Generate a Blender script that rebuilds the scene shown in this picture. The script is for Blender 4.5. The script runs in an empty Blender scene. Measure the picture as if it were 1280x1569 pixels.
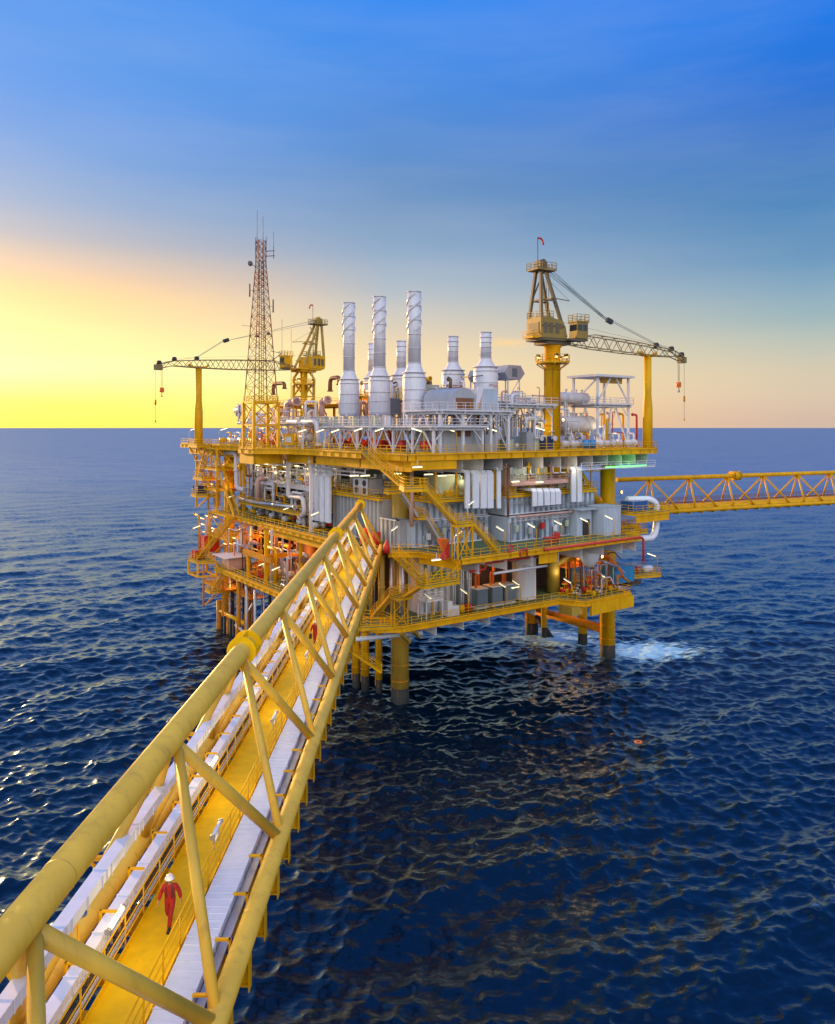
import bpy, bmesh, math, random
import numpy as np
from mathutils import Vector, Matrix
R = math.radians
random.seed(7)
scn = bpy.context.scene
COL = scn.collection
# ------------------------------------------------------------------ camera
F, CX, HY, H = 1150.0, 640.0, 655.0, 38.0      # focal length and horizon in photograph pixels, eye height in metres
cam_d = bpy.data.cameras.new("camera"); cam = bpy.data.objects.new("camera", cam_d); COL.objects.link(cam)
cam.location = (0, 0, H); cam.rotation_euler = (R(90), 0, 0)
cam_d.sensor_fit = 'VERTICAL'; cam_d.sensor_height = 36.0; cam_d.lens = F / 1569 * 36.0
cam_d.shift_y = -(784.5 - HY) / 1569; cam_d.clip_start = .1; cam_d.clip_end = 90000
scn.camera = cam
scn.view_settings.view_transform = 'Standard'; scn.view_settings.look = 'None'
scn.view_settings.exposure = 0; scn.view_settings.gamma = 1
scn.cycles.max_bounces = 6; scn.cycles.diffuse_bounces = 2; scn.cycles.glossy_bounces = 3
scn.cycles.use_denoising = True; scn.cycles.caustics_reflective = False; scn.cycles.caustics_refractive = False
scn.cycles.sample_clamp_indirect = 4
# ------------------------------------------------------------------ sky
SUN_AZ, SUN_EL = R(-42), R(7.5)                 # azimuth from +Y, negative is to the left of the view
def lin(c):
    return tuple((x / 255 / 12.92) if x / 255 <= .04045 else ((x / 255 + .055) / 1.055) ** 2.4 for x in c) + (1,)
w = bpy.data.worlds.new("World"); scn.world = w; w.use_nodes = True
nt = w.node_tree; nt.nodes.clear(); N = nt.nodes.new; L = nt.links.new
out = N('ShaderNodeOutputWorld'); bg = N('ShaderNodeBackground'); L(bg.outputs[0], out.inputs[0])
tc = N('ShaderNodeTexCoord'); sx = N('ShaderNodeSeparateXYZ'); L(tc.outputs['Generated'], sx.inputs[0])
def ramp(stops, fac):
    r = N('ShaderNodeValToRGB'); r.color_ramp.interpolation = 'CARDINAL' if len(stops) > 4 else 'LINEAR'
    while len(r.color_ramp.elements) < len(stops): r.color_ramp.elements.new(.5)
    for e, (p, c) in zip(r.color_ramp.elements, stops): e.position = p; e.color = c
    L(fac, r.inputs[0]); return r
def math_n(op, a, b=None, cl=False):
    m = N('ShaderNodeMath'); m.operation = op; m.use_clamp = cl
    for i, x in enumerate((a, b)):
        if x is None: continue
        if isinstance(x, (int, float)): m.inputs[i].default_value = x
        else: L(x, m.inputs[i])
    return m.outputs[0]
z = sx.outputs[2]
warm = ramp([(0.0116, lin((255,236,62))), (0.035, lin((255,244,95))), (0.066, lin((255,250,160))), (0.095, lin((255,234,150))), (0.125, lin((255,219,138))), (0.172, lin((240,194,140))), (0.215, lin((184,172,173))), (0.251, lin((146,162,194))), (0.299, lin((110,152,210))), (0.364, lin((82,145,224))), (0.441, lin((68,143,230))), (1, lin((70,135,240)))], z)
mid = ramp([(0.013, lin((246,200,145))), (0.065, lin((243,210,158))), (0.117, lin((222,199,168))), (0.167, lin((180,182,184))), (0.217, lin((142,163,189))), (0.28, lin((106,142,186))), (0.332, lin((84,133,196))), (0.402, lin((63,131,215))), (0.483, lin((43,132,233))), (0.6, lin((45,130,238))), (1, lin((70,135,240)))], z)
cool = ramp([(0.008, lin((206,180,164))), (0.043, lin((210,190,168))), (0.081, lin((196,190,172))), (0.119, lin((160,178,178))), (0.157, lin((124,160,182))), (0.194, lin((94,142,182))), (0.251, lin((68,127,182))), (0.299, lin((52,117,188))), (0.364, lin((28,108,205))), (0.441, lin((6,116,226))), (1, lin((70,135,240)))], z)
# azimuth factor : cosine of the angle to the sun's bearing
ln = math_n('SQRT', math_n('ADD', math_n('MULTIPLY', sx.outputs[0], sx.outputs[0]), math_n('MULTIPLY', sx.outputs[1], sx.outputs[1])))
GL = R(-33)
dt = math_n('DIVIDE', math_n('ADD', math_n('MULTIPLY', sx.outputs[0], math.sin(GL)), math_n('MULTIPLY', sx.outputs[1], math.cos(GL))), ln)
f1 = N('ShaderNodeMapRange'); f1.interpolation_type = 'LINEAR'; L(dt, f1.inputs[0]); f1.inputs[1].default_value = .86; f1.inputs[2].default_value = .998
f2 = N('ShaderNodeMapRange'); f2.interpolation_type = 'LINEAR'; L(dt, f2.inputs[0]); f2.inputs[1].default_value = .49; f2.inputs[2].default_value = .839
def mixc(f, a, b, mode='MIX'):
    m = N('ShaderNodeMix'); m.data_type = 'RGBA'; m.blend_type = mode
    if isinstance(f, (int, float)): m.inputs[0].default_value = f
    else: L(f, m.inputs[0])
    for i, x in ((6, a), (7, b)):
        if isinstance(x, tuple): m.inputs[i].default_value = x
        else: L(x, m.inputs[i])
    return m.outputs[2]
sky = mixc(f1.outputs[0], mixc(f2.outputs[0], cool.outputs[0], mid.outputs[0]), warm.outputs[0])
# thin cloud veils, stretched along the horizon
mp = N('ShaderNodeMapping'); mp.inputs['Scale'].default_value = (1.4, 1.4, 9); L(tc.outputs['Generated'], mp.inputs[0])
nz = N('ShaderNodeTexNoise'); nz.inputs['Scale'].default_value = 2.2; nz.inputs['Detail'].default_value = 7; nz.inputs['Roughness'].default_value = .55; L(mp.outputs[0], nz.inputs[0])
cr = N('ShaderNodeMapRange'); L(nz.outputs[0], cr.inputs[0]); cr.inputs[1].default_value = .42; cr.inputs[2].default_value = .72; cr.inputs[4].default_value = .08
sky = mixc(cr.outputs[0], sky, lin((205, 205, 215)))
# one small lit cloud low above the chimneys
cd = N('ShaderNodeVectorMath'); cd.operation = 'SUBTRACT'; L(tc.outputs['Generated'], cd.inputs[0]); cd.inputs[1].default_value = (.117, .987, .111)
cm_ = N('ShaderNodeMapping'); cm_.inputs['Scale'].default_value = (1/.042, 1/.2, 1/.0085); L(cd.outputs[0], cm_.inputs[0])
cl_ = N('ShaderNodeVectorMath'); cl_.operation = 'LENGTH'; L(cm_.outputs[0], cl_.inputs[0])
cn = N('ShaderNodeTexNoise'); cn.inputs['Scale'].default_value = 45; cn.inputs['Detail'].default_value = 5; L(mp.outputs[0], cn.inputs[0])
cf = N('ShaderNodeMapRange'); L(math_n('ADD', cl_.outputs['Value'], math_n('MULTIPLY', cn.outputs[0], 1.6)), cf.inputs[0]); cf.inputs[1].default_value = 1.75; cf.inputs[2].default_value = .8; cf.inputs[4].default_value = .7
sky = mixc(cf.outputs[0], sky, lin((255, 205, 130)))
# sky behind the camera, brightened as added fill light
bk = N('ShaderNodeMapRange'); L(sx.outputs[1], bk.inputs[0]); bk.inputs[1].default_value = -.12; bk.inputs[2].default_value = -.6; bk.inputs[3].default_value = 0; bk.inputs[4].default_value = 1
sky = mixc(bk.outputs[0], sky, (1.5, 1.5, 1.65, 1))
# physical sky adds its own share
st = N('ShaderNodeTexSky'); st.sky_type = 'NISHITA'; st.sun_disc = False; st.sun_elevation = SUN_EL; st.sun_rotation = SUN_AZ
sky = mixc(.02, sky, st.outputs[0], 'ADD')
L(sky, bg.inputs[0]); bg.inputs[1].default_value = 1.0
sd = bpy.data.lights.new("sun", 'SUN'); sd.energy = 7.0; sd.angle = R(1.5); sd.color = (1, .56, .2)
sun = bpy.data.objects.new("sun", sd); COL.objects.link(sun)
sdir = Vector((math.sin(SUN_AZ) * math.cos(SUN_EL), math.cos(SUN_AZ) * math.cos(SUN_EL), math.sin(SUN_EL)))
sun.rotation_euler = sdir.to_track_quat('Z', 'Y').to_euler(); sun.location = (-60, 60, 90)
# ------------------------------------------------------------------ materials
MATS = {}
def mat(name, col, rough=.45, metal=0, var=.12, dirt=0.0, dcol=(.10, .05, .02, 1), scale=.6, emit=0, bump=0, spec=.5):
    m = bpy.data.materials.new(name); m.use_nodes = True; t = m.node_tree; b = t.nodes['Principled BSDF']
    if len(col) == 3: col = col + (1,)
    b.inputs['Roughness'].default_value = rough; b.inputs['Metallic'].default_value = metal
    b.inputs['Specular IOR Level'].default_value = spec
    n = t.nodes.new; l = t.links.new
    g = n('ShaderNodeNewGeometry'); mpn = n('ShaderNodeMapping'); mpn.inputs['Scale'].default_value = (1, 1, .35); l(g.outputs['Position'], mpn.inputs[0])
    nn = n('ShaderNodeTexNoise'); nn.inputs['Scale'].default_value = scale; nn.inputs['Detail'].default_value = 6; l(mpn.outputs[0], nn.inputs[0])
    hs = n('ShaderNodeMapRange'); l(nn.outputs[0], hs.inputs[0]); hs.inputs[1].default_value = .3; hs.inputs[2].default_value = .7
    hs.inputs[3].default_value = 1 - var; hs.inputs[4].default_value = 1 + var * .6
    mx = n('ShaderNodeMix'); mx.data_type = 'RGBA'; mx.blend_type = 'MULTIPLY'; mx.inputs[0].default_value = 1; mx.inputs[6].default_value = col
    l(hs.outputs[0], mx.inputs[7]); last = mx.outputs[2]
    if dirt > 0:
        m2 = n('ShaderNodeMapping'); m2.inputs['Scale'].default_value = (2.2, 2.2, .3); l(g.outputs['Position'], m2.inputs[0])
        n2 = n('ShaderNodeTexNoise'); n2.inputs['Scale'].default_value = 1.1; n2.inputs['Detail'].default_value = 9; n2.inputs['Roughness'].default_value = .65; l(m2.outputs[0], n2.inputs[0])
        r2 = n('ShaderNodeMapRange'); l(n2.outputs[0], r2.inputs[0]); r2.inputs[1].default_value = .52; r2.inputs[2].default_value = .75; r2.inputs[4].default_value = dirt
        x2 = n('ShaderNodeMix'); x2.data_type = 'RGBA'; l(r2.outputs[0], x2.inputs[0]); l(last, x2.inputs[6]); x2.inputs[7].default_value = dcol; last = x2.outputs[2]
    l(last, b.inputs['Base Color'])
    rr = n('ShaderNodeMapRange'); l(nn.outputs[0], rr.inputs[0]); rr.inputs[3].default_value = max(.05, rough - .1); rr.inputs[4].default_value = min(1, rough + .12); l(rr.outputs[0], b.inputs['Roughness'])
    if bump:
        bn = n('ShaderNodeTexNoise'); bn.inputs['Scale'].default_value = 9; bn.inputs['Detail'].default_value = 4; l(g.outputs['Position'], bn.inputs[0])
        bb = n('ShaderNodeBump'); bb.inputs['Strength'].default_value = bump; bb.inputs['Distance'].default_value = .02; l(bn.outputs[0], bb.inputs['Height']); l(bb.outputs[0], b.inputs['Normal'])
    if emit:
        b.inputs['Emission Color'].default_value = col; b.inputs['Emission Strength'].default_value = emit
    MATS[name] = m; return m
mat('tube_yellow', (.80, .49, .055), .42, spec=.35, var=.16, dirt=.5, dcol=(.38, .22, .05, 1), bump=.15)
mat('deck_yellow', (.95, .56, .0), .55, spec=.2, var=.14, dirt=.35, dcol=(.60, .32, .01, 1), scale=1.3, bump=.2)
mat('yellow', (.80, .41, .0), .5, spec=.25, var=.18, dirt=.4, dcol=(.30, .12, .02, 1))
mat('rail_yellow', (.84, .43, .0), .5, spec=.25, var=.12)
mat('rust_yellow', (.66, .25, .0), .6, spec=.25, var=.3, dirt=.8, dcol=(.12, .05, .02, 1))
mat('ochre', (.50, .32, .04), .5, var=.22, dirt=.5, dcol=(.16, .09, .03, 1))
mat('white', (.74, .73, .76), .45, var=.10, dirt=.30, dcol=(.36, .27, .22, 1))
mat('pipe_white', (.66, .63, .64), .4, var=.14, dirt=.35, dcol=(.34, .22, .15, 1))
mat('clad_white', (.80, .82, .88), .32, var=.07, dirt=.15, dcol=(.5, .48, .48, 1), scale=2)
mat('wall_blue', (.48, .55, .64), .5, var=.16, dirt=.45, dcol=(.26, .22, .2, 1))
mat('wall_grey', (.42, .43, .45), .5, var=.14, dirt=.45, dcol=(.24, .19, .16, 1))
mat('steel', (.52, .53, .56), .35, metal=.7, var=.15)
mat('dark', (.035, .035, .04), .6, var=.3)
mat('grey', (.16, .20, .23), .5, var=.2, dirt=.3, dcol=(.1, .08, .06, 1))
mat('pale_green', (.45, .50, .36), .5, var=.12, dirt=.3, dcol=(.2, .16, .1, 1))
mat('green_deck', (.10, .17, .09), .6, var=.3, dirt=.5, dcol=(.2, .12, .04, 1))
mat('green_deep', (.03, .16, .07), .5)
mat('blue', (.01, .10, .34), .45, var=.25, dirt=.3)
mat('navy', (.012, .03, .11), .5, var=.2, dirt=.2)
mat('sky_blue', (.03, .26, .52), .45, var=.2, dirt=.3)
mat('red', (.60, .03, .02), .45, var=.2)
mat('red_white', (.62, .05, .04), .5)
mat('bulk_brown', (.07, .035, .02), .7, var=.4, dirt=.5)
mat('brown', (.24, .09, .035), .6, var=.3, dirt=.5)
mat('pink_steel', (.60, .36, .30), .5, var=.15, dirt=.4, dcol=(.3, .14, .08, 1))
mat('crane_ochre', (.30, .20, .035), .5, var=.2, dirt=.4, dcol=(.12, .09, .05, 1))
mat('crane_dark', (.14, .11, .06), .55, var=.25)
mat('boom', (.26, .19, .07), .5, var=.2)
mat('mast_red', (.15, .007, .012), .6, spec=.2); mat('mast_white', (.16, .15, .16), .6, spec=.2)
mat('glass', (.02, .03, .04), .1)
mat('coverall', (.36, .012, .010), .8, var=.25, scale=8)
mat('skin', (.42, .22, .13), .6, var=.08); mat('helmet', (.85, .85, .87), .3, var=.02)
mat('boot', (.03, .022, .02), .6)
mat('orange', (.75, .16, .02), .5)
mat('lamp_glow', (1, .90, .48), .4, emit=2.3, var=0); mat('lamp_warm', (1, .55, .12), .4, emit=10, var=0); mat('lamp_green', (.1, 1, .1), .4, emit=5, var=0)
mat('marine', (.035, .035, .03), .8, var=.4)
# ------------------------------------------------------------------ mesh builder
PU, PV = Vector((.8137, .5812, 0)), Vector((-.5812, .8137, 0))   # platform axes: u along the right facade, v along the left facade
P0 = Vector((1.8, 88.2, 0))
MP = Matrix(((PU.x, PV.x, 0, P0.x), (PU.y, PV.y, 0, P0.y), (0, 0, 1, 0), (0, 0, 0, 1)))
MB_ = Matrix.Rotation(R(-.4), 4, 'Z')                              # foot bridge axes, running away from the viewer
MI = Matrix.Identity(4)
def U(px, v): k = (px - CX) / F; return (k * (88.2 + .8137 * v) - (1.8 - .5812 * v)) / (.8137 - .5812 * k)
def V(px, u): k = (px - CX) / F; return (1.8 + .8137 * u - k * (88.2 + .5812 * u)) / (.5812 + .8137 * k)
def Z(py, u, v): return H - (py - HY) / F * (88.2 + .5812 * u + .8137 * v)
ORG = {}
class MB:
    def __init__(s, M=MP): s.v = []; s.f = []; s.sm = []; s.M = M
    def add(s, vs, fs, sm=False, sml=None):
        o = len(s.v); s.v += [tuple(s.M @ Vector(p)) for p in vs]
        s.f += [tuple(i + o for i in f) for f in fs]; s.sm += (sml if sml else [sm] * len(fs)); return s
    def box(s, a, b):
        x0, x1 = sorted((a[0], b[0])); y0, y1 = sorted((a[1], b[1])); z0, z1 = sorted((a[2], b[2]))
        return s.add([(x0,y0,z0),(x1,y0,z0),(x1,y1,z0),(x0,y1,z0),(x0,y0,z1),(x1,y0,z1),(x1,y1,z1),(x0,y1,z1)],
                     [(0,3,2,1),(4,5,6,7),(0,1,5,4),(1,2,6,5),(2,3,7,6),(3,0,4,7)])
    def beam(s, p, q, w_, h_=None):
        h_ = h_ or w_; p, q = Vector(p), Vector(q); d = (q - p)
        if d.length < 1e-6: return s
        d.normalize(); up = Vector((0, 0, 1)) if abs(d.z) < .95 else Vector((1, 0, 0))
        a = d.cross(up).normalized(); b = a.cross(d).normalized(); vs = []
        for c in (p, q):
            for i, j in ((-1,-1),(1,-1),(1,1),(-1,1)): vs.append(c + a * i * w_ / 2 + b * j * h_ / 2)
        return s.add(vs, [(0,1,2,3),(7,6,5,4),(0,4,5,1),(1,5,6,2),(2,6,7,3),(3,7,4,0)])
    def tube(s, p, q, r, n=8, r2=None, cap=True):
        r2 = r if r2 is None else r2; p, q = Vector(p), Vector(q); d = (q - p)
        if d.length < 1e-6: return s
        d.normalize(); up = Vector((0, 0, 1)) if abs(d.z) < .9 else Vector((1, 0, 0))
        a = d.cross(up).normalized(); b = a.cross(d).normalized(); vs = []
        for c, rr in ((p, r), (q, r2)):
            for i in range(n):
                t = 2 * math.pi * i / n; vs.append(c + a * math.cos(t) * rr + b * math.sin(t) * rr)
        fs = [(i, i + n, (i + 1) % n + n, (i + 1) % n) for i in range(n)]; sm = [n > 5] * n
        if cap: fs += [tuple(range(n)), tuple(range(2 * n - 1, n - 1, -1))]; sm += [False, False]
        return s.add(vs, fs, sml=sm)
    def path(s, pts, r, n=8, br=None, fl=0, seg=4):
        pts = [Vector(p) for p in pts]; br = br or r * 2.2; c = [pts[0]]
        for i in range(1, len(pts) - 1):
            a, b, e = pts[i-1], pts[i], pts[i+1]; d1 = (a - b); d2 = (e - b); k = min(br, d1.length * .49, d2.length * .49)
            p1 = b + d1.normalized() * k; p2 = b + d2.normalized() * k
            for j in range(seg + 1):
                t = j / seg; c.append(p1 * (1-t)**2 + b * 2 * t * (1-t) + p2 * t * t)
        c.append(pts[-1]); vs = []; prev = None
        for i, p in enumerate(c):
            d = (c[min(i+1, len(c)-1)] - c[max(i-1, 0)]).normalized()
            if prev is None: up = Vector((0,0,1)) if abs(d.z) < .9 else Vector((1,0,0)); a = d.cross(up).normalized()
            else:
                a = (prev - d * prev.dot(d)); a = a.normalized() if a.length > 1e-5 else d.orthogonal().normalized()
            prev = a; b = a.cross(d)
            for k in range(n):
                t = 2 * math.pi * k / n; vs.append(p + a * math.cos(t) * r + b * math.sin(t) * r)
        fs = []
        for i in range(len(c) - 1):
            for k in range(n): fs.append((i*n+k, i*n+(k+1)%n, (i+1)*n+(k+1)%n, (i+1)*n+k))
        m = len(fs); fs += [tuple(range(n-1, -1, -1)), tuple(range(len(vs)-n, len(vs)))]
        s.add(vs, fs, sml=[True] * m + [False, False])
        if fl:
            for p, q in ((pts[0], pts[1]), (pts[-1], pts[-2])):
                d = (q - p).normalized(); s.tube(p, p + d * r * .5, r * 1.45, n)
        return s
    def lathe(s, c, prof, n=16, ax='z'):
        vs = []; cx, cy, cz = c
        for r, h_ in prof:
            for i in range(n):
                t = 2 * math.pi * i / n
                if ax == 'z': vs.append((cx + r * math.cos(t), cy + r * math.sin(t), cz + h_))
                elif ax == 'x': vs.append((cx + h_, cy + r * math.cos(t), cz + r * math.sin(t)))
                else: vs.append((cx + r * math.cos(t), cy + h_, cz + r * math.sin(t)))
        fs = []; sm = []
        for j in range(len(prof) - 1):
            flat = abs(prof[j][1] - prof[j+1][1]) < 1e-4
            for i in range(n):
                fs.append((j*n+i, j*n+(i+1)%n, (j+1)*n+(i+1)%n, (j+1)*n+i)); sm.append(not flat)
        fs += [tuple(range(n-1, -1, -1)), tuple(range(len(vs)-n, len(vs)))]; sm += [False, False]
        return s.add(vs, fs, sml=sm)
    def prism(s, poly, z0, z1):
        n = len(poly); vs = [(x, y, z0) for x, y in poly] + [(x, y, z1) for x, y in poly]
        return s.add(vs, [tuple(range(n-1, -1, -1)), tuple(range(n, 2*n))] + [(i, (i+1)%n, (i+1)%n+n, i+n) for i in range(n)])
    def ibeam(s, p, q, w_, h_, t=.06):
        p, q = Vector(p), Vector(q); o = Vector((0, 0, h_/2 - t/2))
        s.beam(p + o, q + o, w_, t); s.beam(p - o, q - o, w_, t); return s.beam(p, q, t, h_ - 2*t)
    def rail(s, pts, h_=1.1, sp=1.5, r=.03, closed=False, n=3):
        pts = [Vector(p) for p in pts]
        if closed: pts.append(pts[0])
        for a, b in zip(pts, pts[1:]):
            k = max(1, round((b - a).length / sp))
            for i in range(k + 1):
                p = a.lerp(b, i / k); s.beam(p, p + Vector((0, 0, h_)), r * 2)
            for j in range(n):
                o = Vector((0, 0, h_ * (1 - j * .36))); s.beam(a + o, b + o, r * 2)
            s.beam(a + Vector((0,0,.08)), b + Vector((0,0,.08)), .02, .15)
        return s
    def build(s, name, m, parent=None, tagd=None):
        if not s.v: return None
        vv = np.array(s.v); mn, mxx = vv.min(0), vv.max(0)
        org = Vector(((mn[0]+mxx[0])/2, (mn[1]+mxx[1])/2, mn[2])) if parent is None else ORG[parent.name]
        me = bpy.data.meshes.new(name); me.from_pydata([tuple(Vector(p) - org) for p in s.v], [], s.f)
        me.polygons.foreach_set('use_smooth', s.sm); me.materials.append(MATS[m]); me.update()
        o = bpy.data.objects.new(name, me); COL.objects.link(o)
        if parent is None: o.location = org
        else: o.parent = parent
        ORG[o.name] = org
        if tagd: tag(o, *tagd)
        return o
def tag(o, label, cat=None, group=None, kind=None):
    if label: o['label'] = label
    if cat: o['category'] = cat
    if group: o['group'] = group
    if kind: o['kind'] = kind
    return o
def thing(name, label, cat, loc, group=None, M=MP):
    o = bpy.data.objects.new(name, None); COL.objects.link(o); o.empty_display_size = .3
    o.location = M @ Vector(loc); ORG[o.name] = o.location.copy(); return tag(o, label, cat, group)
def copy_tree(o, off, label=None, rz=0):
    c = o.copy(); COL.objects.link(c); c.location = ORG[o.name] + off; ORG[c.name] = c.location.copy()
    if rz: c.rotation_euler.z = o.rotation_euler.z + rz
    if label: c['label'] = label
    for ch in o.children:
        d = ch.copy(); COL.objects.link(d); d.parent = c; ORG[d.name] = c.location.copy()
        for g in ch.children:
            e = g.copy(); COL.objects.link(e); e.parent = d
    return c
def D(u, v, z_=0): return PU * u + PV * v + Vector((0, 0, z_))
def point(p, col, e, r=.3, M=MP):
    d = bpy.data.lights.new("lamp_light", 'POINT'); d.energy = e; d.color = col; d.shadow_soft_size = r * 2.6
    o = bpy.data.objects.new("lamp_light", d); COL.objects.link(o); o.location = M @ Vector(p)
# ------------------------------------------------------------------ sea
def sea():
    rng = np.random.default_rng(3)
    rs = [3.0]
    while rs[-1] < 60000:
        r = rs[-1]; rs.append(r + max(.26, min(r * r / 42000, r * .12)))
    rs = np.array(rs); th = np.concatenate([np.linspace(-.88, .88, 1000), np.linspace(.95, 2 * math.pi - .95, 40)])
    TH, RR = np.meshgrid(th, rs); X = RR * np.sin(TH); Y = RR * np.cos(TH)
    cell = np.maximum(np.gradient(rs)[:, None], RR * (1.76 / 1000)) * np.ones_like(X)
    Zz = np.zeros_like(X); DX = np.zeros_like(X); DY = np.zeros_like(X)
    for i in range(150):
        lam = .8 * (24 / .8) ** (rng.random() ** 1.5); k = 2 * math.pi / lam
        ang = R(-62) + rng.normal() * (.34 if lam > 9 else .75); ph = rng.random() * 6.28
        amp = .0092 * lam ** .62 * (1 if lam < 7 else .8)
        fade = np.clip((lam / cell - 2.2) / 2.5, 0, 1)
        a = k * (X * math.cos(ang) + Y * math.sin(ang)) + ph
        Zz += amp * fade * np.cos(a); s = -amp * fade * np.sin(a) * .9
        DX += s * math.cos(ang); DY += s * math.sin(ang)
    fo = 1 / (1 + (RR / 2500) ** 2)
    X = X + DX * fo; Y = Y + DY * fo; Zz = Zz * fo
    nr, nt_ = X.shape; co = np.stack([X, Y, Zz], -1).reshape(-1, 3)
    idx = np.arange(nr * nt_).reshape(nr, nt_)
    a = idx[:-1, :]; b = idx[1:, :]; q = np.stack([a, np.roll(a, -1, 1), np.roll(b, -1, 1), b], -1).reshape(-1, 4)
    me = bpy.data.meshes.new("sea"); nv = len(co) + 1
    me.vertices.add(nv); me.vertices.foreach_set('co', np.vstack([co, [[0, 0, 0]]]).ravel())
    tri = np.stack([idx[0], np.full(nt_, nv - 1), np.roll(idx[0], -1)], -1)
    me.loops.add(q.size + tri.size); me.loops.foreach_set('vertex_index', np.concatenate([q.ravel(), tri.ravel()]))
    me.polygons.add(len(q) + len(tri)); me.polygons.foreach_set('loop_start', np.concatenate([np.arange(len(q)) * 4, len(q) * 4 + np.arange(len(tri)) * 3]))
    me.update(calc_edges=True); me.polygons.foreach_set('use_smooth', [True] * len(me.polygons))
    ca = me.attributes.new('crest', 'FLOAT', 'POINT'); ca.data.foreach_set('value', np.append((Zz / max(Zz[RR < 400].std(), 1e-6)).ravel(), 0.0).astype(np.float32))
    me.flip_normals() if me.polygons[1000].normal.z < 0 else None
    o = bpy.data.objects.new("sea", me); COL.objects.link(o); o['kind'] = 'structure'
    m = bpy.data.materials.new("sea_water"); m.use_nodes = True; t = m.node_tree; p = t.nodes['Principled BSDF']; n = t.nodes.new; l = t.links.new
    p.inputs['IOR'].default_value = 1.33; p.inputs['Specular IOR Level'].default_value = 0; p.inputs['Roughness'].default_value = 1
    g = n('ShaderNodeNewGeometry')
    def noise(sc, det, st=(1, 1, 1), rot=0):
        mp_ = n('ShaderNodeMapping'); mp_.inputs['Scale'].default_value = st; mp_.inputs['Rotation'].default_value = (0, 0, rot); l(g.outputs['Position'], mp_.inputs[0])
        q_ = n('ShaderNodeTexNoise'); q_.inputs['Scale'].default_value = sc; q_.inputs['Detail'].default_value = det; q_.inputs['Roughness'].default_value = .6; l(mp_.outputs[0], q_.inputs[0]); return q_.outputs[0]
    def mth(op, a, b=0., c=None):
        x = n('ShaderNodeMath'); x.operation = op
        for i, y in enumerate((a, b, c)):
            if y is None: continue
            if isinstance(y, (int, float)): x.inputs[i].default_value = y
            else: l(y, x.inputs[i])
        return x.outputs[0]
    def ncol(sc, det, st, rot, k):
        mp_ = n('ShaderNodeMapping'); mp_.inputs['Scale'].default_value = st; mp_.inputs['Rotation'].default_value = (0, 0, rot); l(g.outputs['Position'], mp_.inputs[0])
        q_ = n('ShaderNodeTexNoise'); q_.inputs['Scale'].default_value = sc; q_.inputs['Detail'].default_value = det; q_.inputs['Roughness'].default_value = .62; l(mp_.outputs[0], q_.inputs[0])
        v1 = n('ShaderNodeVectorMath'); v1.operation = 'SUBTRACT'; l(q_.outputs['Color'], v1.inputs[0]); v1.inputs[1].default_value = (.5, .5, .5)
        v2 = n('ShaderNodeVectorMath'); v2.operation = 'MULTIPLY'; l(v1.outputs[0], v2.inputs[0]); v2.inputs[1].default_value = (k * .7, k, 0); return v2.outputs[0]
    def vadd(a_, b_):
        v_ = n('ShaderNodeVectorMath'); v_.operation = 'ADD'; l(a_, v_.inputs[0]); l(b_, v_.inputs[1]); return v_.outputs[0]
    dl = n('ShaderNodeVectorMath'); dl.operation = 'LENGTH'; l(g.outputs['Position'], dl.inputs[0]); dm = n('ShaderNodeMapRange'); l(dl.outputs['Value'], dm.inputs[0]); dm.inputs[1].default_value = 90; dm.inputs[2].default_value = 700; dm.inputs[3].default_value = 1.0; dm.inputs[4].default_value = 1.35
    chop = n('ShaderNodeVectorMath'); chop.operation = 'SCALE'; l(vadd(vadd(ncol(1.7, 9, (.45, 1.35, 1), R(16), 1.15), ncol(.22, 4, (.45, 1.4, 1), R(12), .3)), ncol(.05, 6, (.35, 1.5, 1), R(8), .3)), chop.inputs[0]); l(dm.outputs[0], chop.inputs['Scale'])
    nn_ = vadd(g.outputs['Normal'], chop.outputs[0])
    bp = n('ShaderNodeVectorMath'); bp.operation = 'NORMALIZE'; l(nn_, bp.inputs[0])
    # foam washed off the right-hand leg
    vm = n('ShaderNodeVectorMath'); vm.operation = 'SUBTRACT'; l(g.outputs['Position'], vm.inputs[0]); vm.inputs[1].default_value = (38.5, 128.5, 0)
    mq = n('ShaderNodeMapping'); mq.vector_type = 'POINT'; mq.inputs['Rotation'].default_value = (0, 0, R(12)); mq.inputs['Scale'].default_value = (1/13., 1/7.5, 0); l(vm.outputs[0], mq.inputs[0])
    le = n('ShaderNodeVectorMath'); le.operation = 'LENGTH'; l(mq.outputs[0], le.inputs[0])
    vm2 = n('ShaderNodeVectorMath'); vm2.operation = 'SUBTRACT'; l(g.outputs['Position'], vm2.inputs[0]); vm2.inputs[1].default_value = (25, 135, 0)
    mq2 = n('ShaderNodeMapping'); mq2.inputs['Scale'].default_value = (1/15., 1/9., 0); l(vm2.outputs[0], mq2.inputs[0])
    le2 = n('ShaderNodeVectorMath'); le2.operation = 'LENGTH'; l(mq2.outputs[0], le2.inputs[0])
    dmin = mth('MINIMUM', le.outputs['Value'], mth('ADD', le2.outputs['Value'], .15))
    fn = noise(.9, 12, (.6, 1.3, 1), R(12)); fm = n('ShaderNodeMapRange'); fm.interpolation_type = 'SMOOTHSTEP'
    l(mth('ADD', dmin, mth('MULTIPLY', mth('SUBTRACT', fn, .5), 2.3)), fm.inputs[0]); fm.inputs[1].default_value = .95; fm.inputs[2].default_value = .3
    # scattered crests
    at_ = n('ShaderNodeAttribute'); at_.attribute_name = 'crest'
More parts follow.
